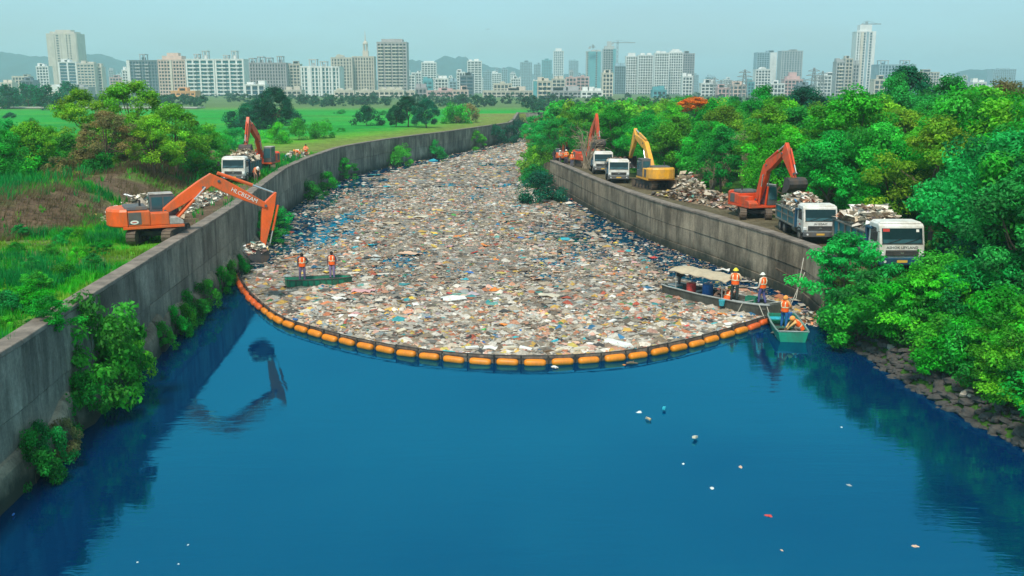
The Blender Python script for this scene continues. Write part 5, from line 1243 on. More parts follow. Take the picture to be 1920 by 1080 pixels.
# green punt with two workers
pa_, pb_ = at(533, 542, 0), at(657, 533, 0); pc = (pa_ + pb_) / 2 + Vector((0, .45, 0)); prz = math.atan2(pb_.y - pa_.y, pb_.x - pa_.x)
punt = thing('punt', 'flat green punt with dark ribs amid the litter, two men standing in it', 'boat', (pc.x, pc.y, 0), prz, 'work boats')
PL = (pb_ - pa_).length
st = [(0, .42, .34, .02, .52), (.06, .52, .44, -.08, .50), (.3, .56, .48, -.12, .46), (.65, .56, .48, -.12, .44), (.85, .48, .38, -.04, .42), (1, .20, .12, .14, .40)]
hu = open_hull(PL, st).build('hull', MAT['green'], punt)
for k in range(9):
    t = .04 + .09 * k; x = (t - .5) * PL; bgx = np.interp(t, [s[0] for s in st], [s[1] for s in st]); zg = np.interp(t, [s[0] for s in st], [s[4] for s in st])
    MB().box(x - .03, x + .03, -bgx - .035, -bgx + .02, .0, zg - .02).build('rib', MAT['greenin'], hu)
for s in (-1, 1): gunwale(st, PL, s, .035, MAT['hull'], punt)
MB().box(-PL * .40, PL * .40, -.42, .42, .28, .32).build('deck_boards', MAT['hull'], punt, bevel=.01)

# long grey work boat with awning
ba, bb_ = at(1254, 556, 0), at(1452, 598, 0); LB = 7.6
bc_ = Vector((11.25, 50.6, 0)); brz = math.atan2(-5.3, 4.7)
brz = math.atan2(47.9 - 53.6, 13.3 - 9.1); bc_ = Vector((11.2, 50.75, 0))
lb_ = thing('work_boat', 'long grey open work boat with a beige awning by the right wall', 'boat', (bc_.x, bc_.y, 0), brz, 'work boats')
st = [(0, .55, .42, .02, .58), (.08, .70, .55, -.12, .56), (.4, .82, .66, -.16, .56), (.75, .80, .62, -.14, .60), (.92, .66, .48, -.06, .66), (1, .50, .30, .12, .72)]
open_hull(LB, st, .05).build('hull', MAT['hull'], lb_)
for s in (-1, 1): gunwale(st, LB, s, .04, MAT['rail'], lb_)
MB().box(-LB * .44, LB * .18, -.62, .62, .10, .14).build('floor_boards', MAT['hullin'], lb_)
MB().box(LB * .18, LB * .47, -.62, .62, .42, .50).build('fore_deck', MAT['hull'], lb_, bevel=.02)
fr = MB()
fr.tube([(LB * .20, -.7, .62), (LB * .34, -.72, .66), (LB * .46, -.5, .72), (LB * .46, .5, .72), (LB * .34, .72, .66), (LB * .20, .7, .62)], .035, 6)
fr.tube([(LB * .30, -.74, .64), (LB * .30, .74, .64)], .03, 6).build('bow_rail', MAT['rail'], lb_)
for k, x in enumerate((-.25, -.02)): MB().box(LB * x, LB * x + .25, -.7, .7, .38, .43).build('thwart', MAT['rail'], lb_)
for x in (-.34, .10):
    for s in (-1, 1): MB().tube([(LB * x, s * .66, .5), (LB * x, s * .66, 1.62)], .022, 6).build('awning_post', MAT['rail'], lb_)
nx = 9; V = []; F = []
for k in range(nx):
    x = (-.40 + .55 * k / (nx - 1)) * LB
    for j in range(7):
        y = (-.85 + 1.7 * j / 6); V.append((x, y, 1.72 - .16 * (y / .85) ** 2 - .035 * math.cos(k * math.pi)))
for k in range(nx - 1):
    for j in range(6): a = k * 7 + j; F.append((a, a + 1, a + 8, a + 7))
n0 = len(V); V += [(x, y, z - .04) for x, y, z in V]; F += [tuple(n0 + q for q in f[::-1]) for f in F]
for a, b in [(k * 7, (k + 1) * 7) for k in range(nx - 1)] + [(k * 7 + 6, (k + 1) * 7 + 6) for k in range(nx - 1)] + [(j, j + 1) for j in range(6)] + [((nx - 1) * 7 + j, (nx - 1) * 7 + j + 1) for j in range(6)]: F.append((a, b, b + n0, a + n0))
MB().add(V, F).build('awning', MAT['canvas'], lb_, smooth=False)
BM = Matrix.Translation(bc_) @ Matrix.Rotation(brz, 4, 'Z')
BP = lambda x, y, z: BM @ Vector((x, y, z))
# things in the long boat
def drum(label, p, col, h=.72, r=.27):
    o = thing('drum', label, 'drum', p)
    MB().tube([(0, 0, 0), (0, 0, .02), (0, 0, h * .32), (0, 0, h * .34), (0, 0, h * .36), (0, 0, h * .66), (0, 0, h * .68), (0, 0, h * .70), (0, 0, h * .97), (0, 0, h)], [r * .95, r, r, r * 1.05, r, r, r * 1.05, r, r, r * .93], 16).build('barrel', MAT[col] if col in MAT else lit_mats[col], o)
    MB().tube([(0, 0, h - .03), (0, 0, h - .01)], r * .85, 16).build('lid', MAT['black'], o)
drum('blue plastic drum under the awning of the long boat', BP(-LB * .12, .1, .14), 'blue', .85, .30)
drum('red drum near the stern of the long boat', BP(-LB * .25, -.15, .14), 'red', .78, .27)
om = thing('outboard_motor', 'black outboard motor at the stern of the long boat', 'motor', BP(-LB * .40, .1, .2), brz)
MB().ell((0, 0, 1.05), (.30, .22, .24), 10, 6).build('cowling', MAT['black'], om, smooth=True); MB().tube([(0, 0, .9), (-.05, 0, .1)], [.1, .07], 8).build('shaft', MAT['grey'], om); MB().tube([(.2, 0, .95), (.75, .1, .98)], .03, 6).build('tiller', MAT['black'], om)
cbx = thing('cool_box', 'light blue box in the stern of the long boat', 'box', BP(-LB * .41, -.15, .14), brz); MB().box(-.32, .32, -.25, .25, .0, .42).build('body', lit_mats['cyan'], cbx, bevel=.03); MB().box(-.34, .34, -.27, .27, .42, .5).build('lid', MAT['rail'], cbx, bevel=.02)
cr = thing('crate', 'green crate on the fore deck between the standing men', 'crate', BP(LB * .27, .2, .5), brz + .3); MB().box(-.28, .28, -.2, .2, 0, .04).box(-.28, -.25, -.2, .2, .04, .3).box(.25, .28, -.2, .2, .04, .3).box(-.25, .25, -.2, -.17, .04, .3).box(-.25, .25, .17, .2, .04, .3).build('body', MAT['green'], cr)
bkt = thing('bucket', 'turquoise bucket hung on the side of the long boat', 'bucket', BP(LB * .14, -.98, .28), brz); MB().tube([(0, 0, 0), (0, 0, .3)], [.13, .17], 12).build('body', lit_mats['cyan'], bkt); MB().tube([(-.16, 0, .3), (-.08, 0, .42), (.08, 0, .42), (.16, 0, .3)], .012, 5).build('handle', MAT['rail'], bkt)
# ropes
for i, (pts, lb2) in enumerate([([BP(LB * .44, .5, .72), BP(LB * .5, 1.2, .55), Vector((15.4, 49.6, 2.0))], 'mooring rope from the long boat up to the right wall'), ([BP(LB * .46, .3, .70), Vector((14.6, 48.2, .9)), Vector((15.6, 50.6, 2.6))], 'second slanting rope from the bow to the right wall'),
                               ([BP(LB * .30, -.74, .66), BP(LB * .28, -1.0, .05)], 'short rope hanging down the near side of the long boat'), ([BP(LB * .42, -.62, .7), Vector((12.55, 46.4, .3))], 'rope from the bow down to the boom'), ([BP(LB * .46, -.4, .72), Vector((12.9, 46.7, .3))], 'second rope from the bow down to the small boat')]):
    tag(MB().tube(pts, .022, 5).build('rope', MAT['rope']), lb2, 'rope')
for i, (a, b) in enumerate([((1467, 553), (1471, 475)), ((1474, 553), (1478, 478))]):
    p = at(*a, .3); q = Vector((float(xR(p.y)) - .06, p.y + .3, 3.1)); tag(MB().tube([(q.x - .02, q.y, .25), (q.x, q.y, 3.1)], .015, 5).build('rope', MAT['rope']), ['left', 'right'][i] + ' of two thin ropes hanging down the right wall', 'rope')

# small green boat
sb_c = Vector((13.2, 44.75, 0)); srz = R(83)
sb = thing('rowing_boat', 'small green square-ended boat outside the end of the boom', 'boat', (sb_c.x, sb_c.y, 0), srz, 'work boats')
SL = 3.7; st = [(0, .68, .56, .0, .50), (.1, .72, .60, -.10, .48), (.5, .74, .62, -.12, .46), (.9, .70, .56, -.08, .48), (1, .62, .50, .06, .52)]
open_hull(SL, st, .05).build('hull', MAT['green'], sb)
for s in (-1, 1): gunwale(st, SL, s, .045, M('boat_rim_%d' % (s + 1), (.20, .30, .27), .6, .25, 3), sb)
MB().box(-SL * .5, -SL * .5 + .07, -.66, .66, .44, .53).build('stern_board', MAT['rail'], sb, bevel=.01)
MB().box(SL * .30, SL * .44, -.64, .64, .34, .39).build('thwart', lit_mats['cyan'], sb, bevel=.01); MB().box(-SL * .12, -SL * .02, -.66, .66, .28, .32).build('thwart', MAT['greenin'], sb, bevel=.01)
MB().box(-SL * .42, SL * .42, -.55, .55, .02, .05).build('floor_boards', MAT['hullin'], sb)
SM = Matrix.Translation(sb_c) @ Matrix.Rotation(srz, 4, 'Z'); SP = lambda x, y, z: SM @ Vector((x, y, z))
sk = crumple('bag', 'tan', 1.0, 77).build('sack', lit_mats['tan'], None, smooth=True, loc=SP(-.1, .2, .08), rot=(0, 0, .4)); tag(sk, 'khaki sack lying in the small green boat', 'sack')
sk = crumple('bag', 'grey', .75, 78).build('sack', lit_mats['grey'], None, smooth=True, loc=SP(-1.0, .28, .06), rot=(0, 0, .2)); tag(sk, 'grey sack at the near end of the small green boat', 'sack')
ob = thing('bucket', 'blue bucket at the far end of the small green boat', 'bucket', SP(SL * .37, -.3, .39)); MB().tube([(0, 0, 0), (0, 0, .28)], [.12, .16], 12).build('body', lit_mats['blue'], ob); MB().tube([(-.15, 0, .28), (-.08, 0, .4), (.08, 0, .4), (.15, 0, .28)], .012, 5).build('handle', MAT['rail'], ob)

# ---------------------------------------------------------------- people
def skin_mesh(V, E, Rd, root=0, sub=1):
    me = bpy.data.meshes.new('sk'); me.from_pydata(V, E, [])
    ob = bpy.data.objects.new('sk', me); COL.objects.link(ob)
    mo = ob.modifiers.new('s', 'SKIN'); mo.use_smooth_shade = True; mo.branch_smoothing = .4
    for i, d in enumerate(me.skin_vertices[0].data): d.radius = Rd[i] if hasattr(Rd[i], '__len__') else (Rd[i], Rd[i]); d.use_root = (i == root)
    ss = ob.modifiers.new('u', 'SUBSURF'); ss.levels = ss.render_levels = sub
    bpy.context.view_layer.update()
    out = bpy.data.meshes.new_from_object(ob.evaluated_get(bpy.context.evaluated_depsgraph_get()))
    bpy.data.objects.remove(ob); bpy.data.meshes.remove(me)
    return out
STAND = dict(pelvis=(0, 0, .92), spine=(0, .0, 1.08), chest=(0, .01, 1.25), neck=(0, .0, 1.43), head=(0, -.015, 1.52), crown=(0, -.01, 1.61),
             shL=(.175, .01, 1.37), elL=(.24, .03, 1.11), wrL=(.24, -.06, .88), paL=(.235, -.09, .81), shR=(-.175, .01, 1.37), elR=(-.24, .03, 1.11), wrR=(-.24, -.06, .88), paR=(-.235, -.09, .81),
             hiL=(.095, 0, .88), knL=(.11, -.02, .50), anL=(.11, .02, .09), toL=(.13, -.13, .04), hiR=(-.095, 0, .88), knR=(-.11, -.02, .50), anR=(-.11, .02, .09), toR=(-.13, -.13, .04))
def pose(**k): d = dict(STAND); d.update(k); return d
POSES = dict(
    stand=STAND,
    hips=pose(elL=(.33, .06, 1.14), wrL=(.20, -.05, .98), paL=(.15, -.08, .96), knR=(-.14, -.03, .50), anR=(-.17, .03, .09), toR=(-.2, -.12, .04)),
    work=pose(elL=(.26, -.10, 1.13), wrL=(.12, -.30, 1.08), paL=(.07, -.36, 1.08), elR=(-.27, -.06, 1.12), wrR=(-.16, -.26, 1.0), paR=(-.12, -.32, .98), knL=(.14, -.05, .50), anL=(.16, .0, .09), toL=(.18, -.15, .04)),
    step=pose(knL=(.12, -.10, .50), anL=(.13, -.10, .09), toL=(.14, -.25, .04), anR=(-.12, .14, .09), toR=(-.13, .0, .04), elR=(-.26, -.05, 1.12), wrR=(-.2, -.25, 1.02), paR=(-.18, -.32, 1.0), head=(0, -.04, 1.51), crown=(0, -.05, 1.60)),
    crouch=dict(pelvis=(0, .20, .36), spine=(0, .12, .50), chest=(0, -.02, .64), neck=(0, -.16, .78), head=(0, -.23, .84), crown=(0, -.27, .92), shL=(.17, -.10, .72), elL=(.24, -.32, .56), wrL=(.14, -.46, .36), paL=(.12, -.50, .30), shR=(-.17, -.10, .72), elR=(-.24, -.32, .56), wrR=(-.14, -.46, .36), paR=(-.12, -.50, .30),
                hiL=(.10, .18, .34), knL=(.19, -.16, .46), anL=(.15, .08, .09), toL=(.17, -.08, .04), hiR=(-.10, .18, .34), knR=(-.19, -.16, .46), anR=(-.15, .08, .09), toR=(-.17, -.08, .04)),
    bend=pose(pelvis=(0, .12, .88), spine=(0, .02, 1.0), chest=(0, -.16, 1.10), neck=(0, -.34, 1.17), head=(0, -.42, 1.17), crown=(0, -.50, 1.20), shL=(.17, -.26, 1.14), elL=(.21, -.34, .88), wrL=(.15, -.44, .66), paL=(.13, -.47, .59), shR=(-.17, -.26, 1.14), elR=(-.21, -.34, .88), wrR=(-.15, -.44, .66), paR=(-.13, -.47, .59), hiL=(.095, .11, .85), hiR=(-.095, .11, .85)))
RAD = dict(pelvis=(.155, .115), spine=(.14, .105), chest=(.165, .115), neck=.058, head=.088, crown=.083, sh=.075, el=.056, wr=.038, pa=(.044, .026), hi=.105, kn=.080, an=.062, to=.055)
BONES = [('pelvis', 'spine', 1), ('spine', 'chest', 1), ('chest', 'neck', 1), ('neck', 'head', 0), ('head', 'crown', 0)] + [q for s in 'LR' for q in (('chest', 'sh' + s, 1), ('sh' + s, 'el' + s, 1), ('el' + s, 'wr' + s, 4), ('wr' + s, 'pa' + s, 0), ('pelvis', 'hi' + s, 2), ('hi' + s, 'kn' + s, 2), ('kn' + s, 'an' + s, 2), ('an' + s, 'to' + s, 3))]
_cm = {}
def cloth(col):
    if col not in _cm: _cm[col] = M('cloth_%d' % len(_cm), col, .85, .2, 9)
    return _cm[col]
def person(label, loc, face, pz='stand', shirt=(.1, .1, .14), trousers=(.2, .17, .25), vest='vest', hat=None, hood=None, h=1.0, sleeves=True):
    J = POSES[pz]; names = list(J); idx = {n: i for i, n in enumerate(names)}
    V = [J[n] for n in names]; E = [(idx[a], idx[b]) for a, b, _ in BONES]; Rd = [RAD[n if n in RAD else n[:2]] for n in names]
    me = skin_mesh(V, E, Rd, idx['pelvis'])
    # colour each face by its nearest bone
    fc = np.array([p.center for p in me.polygons]); best = np.full(len(fc), 9.); mi = np.zeros(len(fc), int)
    for a, b, m in BONES:
        A, B = np.array(J[a]), np.array(J[b]); d = B - A; t = np.clip(((fc - A) @ d) / (d @ d), 0, 1); ds = np.linalg.norm(fc - A - t[:, None] * d, axis=1) / (.14 if m == 1 and a in ('pelvis', 'spine', 'chest') else .07)
        k = ds < best; best[k] = ds[k]; mi[k] = 1 if (m == 4 and sleeves) else 0 if m == 4 else m
    t = thing('person', label, 'person', loc, face, None, h)
    me.materials.clear()
    for m in (MAT['skin'], cloth(shirt), cloth(trousers), MAT['boots']): me.materials.append(m)
    me.polygons.foreach_set('material_index', mi.astype(np.int32))
    # fingers, nose and ears join the body mesh
    import bmesh
    mb = MB()
    for s in 'LR':
        w_, p_ = Vector(J['wr' + s]), Vector(J['pa' + s]); d = (p_ - w_).normalized(); ax = Vector((1, 0, 0)) if abs(d.x) < .8 else Vector((0, 1, 0)); sd = d.cross(ax).normalized(); nn = sd.cross(d)
        for k, ln in enumerate((.062, .074, .078, .07)):
            o_ = p_ + sd * (k - 1.5) * .018 + d * .02; mb.tube([o_, o_ + d * ln * .55 + nn * .006, o_ + d * ln * .9 + nn * .022], [.0095, .009, .006], 5)
        o_ = w_.lerp(p_, .55); mb.tube([o_ + sd * .02, o_ + sd * .05 + d * .025, o_ + sd * .055 + d * .06 + nn * .012], [.012, .010, .007], 5)
    hd, cw = Vector(J['head']), Vector(J['crown']); upv = (cw - hd).normalized(); fwd = (Vector((0, -1, 0)) - upv * -upv.y).normalized(); lat = Vector((1, 0, 0))
    mb.tube([hd + upv * .03 + fwd * .075, hd + upv * .0 + fwd * .10, hd - upv * .012 + fwd * .085], [.008, .014, .012], 6)
    for s in (-1, 1): mb.tube([hd + lat * s * .078 + upv * .03, hd + lat * s * .095 + upv * .0, hd + lat * s * .08 - upv * .03], [.012, .018, .010], 5)
    bm = bmesh.new(); bm.from_mesh(me); ex = mb.mesh('x', None); bm.from_mesh(ex); bm.to_mesh(me); bm.free(); bpy.data.meshes.remove(ex)
    link('body', me, t)
    # hair or helmet or hood
    def dome(r, z0, mat, name, par=t, n=12, depth=0.0, brim=False):
        base = hd + upv * z0; rings = []
        prof = [(1.0 + .02, -depth), (1.02, 0), (.94, .35), (.75, .65), (.42, .9), (.05, 1.0)]
        for f, u_ in prof: rings.append([base + (lat * math.cos(a) * .92 + fwd * math.sin(a) * 1.08) * r * f + upv * r * u_ for a in [2 * math.pi * k / n for k in range(n)]])
        o = MB().loft(rings).build(name, mat, par, smooth=True)
        if brim:
            rb = [[base + (lat * math.cos(a) + fwd * (math.sin(a) * 1.12 + (.28 if math.sin(a) > 0 else 0) * math.sin(a))) * r * f + upv * z for a in [2 * math.pi * k / n for k in range(n)]] for f, z in ((1.0, .01), (1.2, 0), (1.2, -.012), (1.0, -.012))]
            MB().loft(rb).build('brim', mat, o)
        return o
    if hat: dome(.118, .045, hat, 'helmet', brim=True)
    elif hood: dome(.125, .01, hood, 'hood', depth=.7)
    else: dome(.100, .035, MAT['hair'], 'hair', depth=.25)
    if vest:
        ch = [Vector(J[n]) for n in ('pelvis', 'spine', 'chest', 'neck')]
        def ring(p, d, rx, ry, n=14):
            b_ = Vector((1, 0, 0)); f_ = b_.cross(d).normalized(); return [p + b_ * rx * math.cos(a) + f_ * ry * math.sin(a) for a in [2 * math.pi * k / n for k in range(n)]]
        d0, d1, d2 = (ch[1] - ch[0]).normalized(), (ch[2] - ch[1]).normalized(), (ch[3] - ch[2]).normalized()
        rings = [ring(ch[0] - d0 * .06, d0, .195, .155), ring(ch[0] + d0 * .05, d0, .195, .15), ring(ch[1], (d0 + d1).normalized(), .19, .145), ring(ch[2], d1, .208, .152), ring(ch[2].lerp(ch[3], .55), d2, .200, .125), ring(ch[2].lerp(ch[3], .82), d2, .13, .09), ring(ch[2].lerp(ch[3], .95), d2, .075, .07)]
        v_ = MB().loft(rings, cap=False).build('vest', MAT[vest], t, smooth=True)
        m_ = MB(); m_.loft([ring(ch[1] - d1 * .02, d1, .199, .154), ring(ch[1] + d1 * .03, d1, .202, .156)], cap=False)
        for s in (-1, 1):
            for fb in (-1, 1):
                f_ = Vector((1, 0, 0)).cross(d1).normalized() * fb
                q = [ch[1] + f_ * .142 + lat * s * .10, ch[2] + f_ * .150 + lat * s * .11, ch[2].lerp(ch[3], .6) + f_ * .105 + lat * s * .10]
                for a_, b_ in ((q[0], q[1]), (q[1], q[2])): m_.beam(a_, b_, .045, .02, up=f_)
        m_.build('reflective_strip', MAT['strip'], v_)
    return t
HY = M('helmet_yellow', (.85, .70, .05), .4, .05, 3); HW = M('helmet_white', (.80, .78, .70), .4, .05, 3); HO = M('hood_orange', (.95, .35, .08), .8, .1, 5)
pv = Matrix.Translation((pc.x, pc.y, 0)) @ Matrix.Rotation(prz, 4, 'Z')
person('man in orange vest and dark sleeves standing on the left end of the green punt', pv @ Vector((-.95, 0, .32)), R(10), 'hips', (.05, .05, .07), (.16, .13, .24), h=1.02)
person('man in orange vest and lilac trousers standing on the right of the green punt', pv @ Vector((.80, 0, .32)), R(-8), 'stand', (.10, .06, .08), (.26, .20, .36), h=1.02)
person('worker with lime helmet and dark trousers standing tallest in the long boat', (BP(LB * .18, -.35, .50)), R(160), 'work', (.75, .55, .36), (.035, .05, .05), hat=HY, h=1.06)
person('worker with white helmet and blue trousers standing at the bow', (BP(LB * .355, .25, .50)), R(-150), 'step', (.75, .62, .5), (.10, .10, .26), hat=HW, h=1.0)
person('crouching worker with yellow helmet bent over in the long boat', (BP(LB * .10, -.15, .14)), R(150), 'crouch', (.65, .45, .3), (.12, .10, .08), hat=HY)
person('crouching worker with pale cap beside the drums in the long boat', (BP(LB * .02, -.25, .14)), R(60), 'crouch', (.35, .2, .14), (.12, .1, .09), vest=None, hat=HW)
person('worker in orange hood and blue trousers standing in the small green boat', SP(.55, .05, .05), R(130), 'work', (.80, .34, .12), (.02, .14, .38), hood=HO, h=1.0)
person('worker in orange vest crouching in the small green boat', SP(-.85, -.32, .05), R(-95), 'crouch', (.70, .42, .16), (.16, .14, .12), hood=HO)
person('worker in orange vest and helmet nearest the dark red excavator', (6.75, 108.6, 2.8), R(20), 'stand', (.8, .25, .05), (.12, .13, .2), hat=HO)
person('worker in orange vest beside the smallest excavator', (6.35, 113.0, 2.8), R(-30), 'hips', (.8, .35, .05), (.1, .1, .14), hat=HW)
person('worker in dark clothes at the very end of the right wall', (4.95, 113.2, 2.8), R(30), 'stand', (.04, .04, .05), (.07, .07, .09), vest=None)
person('worker with white helmet between the wall and the smallest excavator', (5.55, 111.9, 2.8), R(60), 'work', (.5, .45, .4), (.14, .13, .12), hat=HW)
person('worker in orange vest standing by the rear wheel of the left truck', (-21.55, 81.0, 3.75), R(40), 'bend', (.75, .35, .2), (.2, .12, .1), hat=HW)
person('worker in orange bending over the far left rubbish pile', (-23.0, 104.0, 3.75), R(-60), 'bend', (.85, .35, .15), (.16, .1, .08), hood=HO)
person('worker in orange vest standing behind the far left rubbish pile', (-22.9, 107.5, 3.75), R(20), 'work', (.85, .3, .1), (.2, .14, .1))

# ---------------------------------------------------------------- the city
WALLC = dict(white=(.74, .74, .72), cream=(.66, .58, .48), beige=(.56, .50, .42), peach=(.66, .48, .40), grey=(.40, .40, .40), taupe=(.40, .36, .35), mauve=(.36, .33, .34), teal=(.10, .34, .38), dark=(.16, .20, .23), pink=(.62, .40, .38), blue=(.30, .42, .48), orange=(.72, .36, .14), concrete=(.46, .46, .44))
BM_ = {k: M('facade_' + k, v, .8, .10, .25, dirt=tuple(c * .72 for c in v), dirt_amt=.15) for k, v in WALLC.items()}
GL = dict(g=M('pane_grey', (.04, .05, .06), .4, .35, .4, spec=.2), b=M('pane_blue', (.02, .08, .12), .3, .35, .4, spec=.2), t=M('pane_teal', (.01, .11, .13), .4, .3, .4, spec=.2), d=M('pane_dark', (.03, .03, .035), .4, .4, .4, spec=.2))
NET = M('safety_net_teal', (.01, .32, .36), .9, .12, .3)
def building(u0, u1, vt, Y, wall, label, glass='g', fh=3.3, bay=4.0, pier=.9, band=1.0, dep=None, solid=(), balc=(), roof='plain', yaw=0.0, name='apartment_building', extra=None, cat='building'):
    p0, p1 = atY(u0, vt, Y), atY(u1, vt, Y); W = (p1 - p0).x; z0 = 2.5; H = max(6.0, p0.z - z0)
    D = dep or min(max(W * .7, 12), 26)
    t = thing(name, label, cat, ((p0.x + p1.x) / 2, Y + D / 2, z0), R(yaw))
    hw, hd_ = W / 2, D / 2; Mw = BM_[wall]
    core = MB().box(-hw + .9, hw - .9, -hd_ + .9, hd_ - .9, -1, H - .6).build('window', GL[glass], t); core['kind'] = 'stuff'
    nf = max(2, int(H / fh)); fh2 = (H - .4) / nf
    mb = MB()
    for k in range(nf + 1): z = k * fh2; mb.box(-hw + .1, hw - .1, -hd_ + .1, hd_ - .1, z - band / 2, z + band / 2)
    o = mb.build('floor_band', Mw, t); o['kind'] = 'stuff'
    mb = MB(); nb = max(2, int(round(W / bay)))
    for k in range(nb + 1):
        x = -hw + W * k / nb; x = min(max(x, -hw + pier / 2), hw - pier / 2)
        mb.box(x - pier / 2, x + pier / 2, -hd_ - .02, hd_ + .02, -1, H)
    nb2 = max(2, int(round(D / bay)))
    for k in range(1, nb2):
        y = -hd_ + D * k / nb2
        mb.box(-hw - .02, hw + .02, y - pier / 2, y + pier / 2, -1, H)
    o = mb.build('pier', Mw, t); o['kind'] = 'stuff'
    rf = MB().box(-hw - .15, hw + .15, -hd_ - .15, hd_ + .15, H, H + .9).build('roof', Mw, t)
    for (a, b, c) in solid: MB().box(-hw + W * a, -hw + W * b, -hd_ - .9, -hd_ + .5, -1, H + .4).build('wall_strip', BM_[c] if c in BM_ else GL[c[1:]], t)
    for (a, b, c) in balc:
        mb = MB()
        for k in range(1, nf): z = k * fh2; mb.box(-hw + W * a, -hw + W * b, -hd_ - 1.7, -hd_, z - .75, z + .55)
        o = mb.build('balcony', BM_[c], t); o['kind'] = 'stuff'
    rp = random.Random(int(u0))
    if roof in ('plain', 'boxes'):
        for k in range(2 if roof == 'plain' else 3):
            x = rp.uniform(-.6, .6) * hw; w_ = rp.uniform(.12, .25) * hw + 1.2; MB().box(x - w_, x + w_, -hd_ * .5, hd_ * .5, H + .91, H + rp.uniform(2.6, 4.6)).build('roof_room', Mw, rf)
    if roof == 'frame':
        for fx_, fw, fhh in (extra or [(0, .3, 7)]):
            mb = MB(); x0, x1 = hw * (fx_ - fw), hw * (fx_ + fw)
            for x in (x0, x1):
                for y in (-hd_ * .4, hd_ * .4): mb.box(x - .4, x + .4, y - .4, y + .4, H + .91, H + fhh)
            mb.box(x0 - .8, x1 + .8, -hd_ * .45, hd_ * .45, H + fhh + .01, H + fhh + .8)
            mb.build('roof_frame', BM_['grey'] if wall != 'white' else BM_['concrete'], rf)
            MB().box(x0 * .5 + x1 * .5 - 1.6, x0 * .5 + x1 * .5 + 1.6, -2, 2, H + .92, H + fhh * .6).build('roof_room', Mw, rf)
    if roof == 'step':
        for k, (f, hh) in enumerate(extra or [(.72, 5), (.42, 9)]): MB().box(-hw * f, hw * f, -hd_ * f, hd_ * f, H + .91, H + hh).build('roof_step', Mw, rf)
    if roof == 'arch':
        for fx_, fw in (extra or [(0, .3)]):
            mb = MB(); mb.prism([(hw * (fx_ + fw * math.cos(a)), H + .8 + hw * fw * .8 * math.sin(a)) for a in [math.pi * k / 10 for k in range(11)]], -hd_ - .3, hd_); mb.build('roof_arch', Mw, rf)
    if roof == 'spire':
        fx_ = extra or .5; x = hw * fx_; MB().box(x - 3, x + 3, -3, 3, H + .91, H + 7).build('roof_room', Mw, rf)
        mb = MB()
        for a in range(6): mb.beam((x + 2.4 * math.cos(a * 1.047), 2.4 * math.sin(a * 1.047), H + 7), (x + 2.4 * math.cos(a * 1.047), 2.4 * math.sin(a * 1.047), H + 14), .7, .7)
        mb.build('belfry', Mw, rf); MB().ell((x, 0, H + 14), (3.0, 3.0, 3.6), 12, 5, True).build('dome', Mw, rf); MB().tube([(x, 0, H + 17), (x, 0, H + 20), (x, 0, H + 29)], [1.0, .6, .15], 6).build('spire', Mw, rf)
    return t
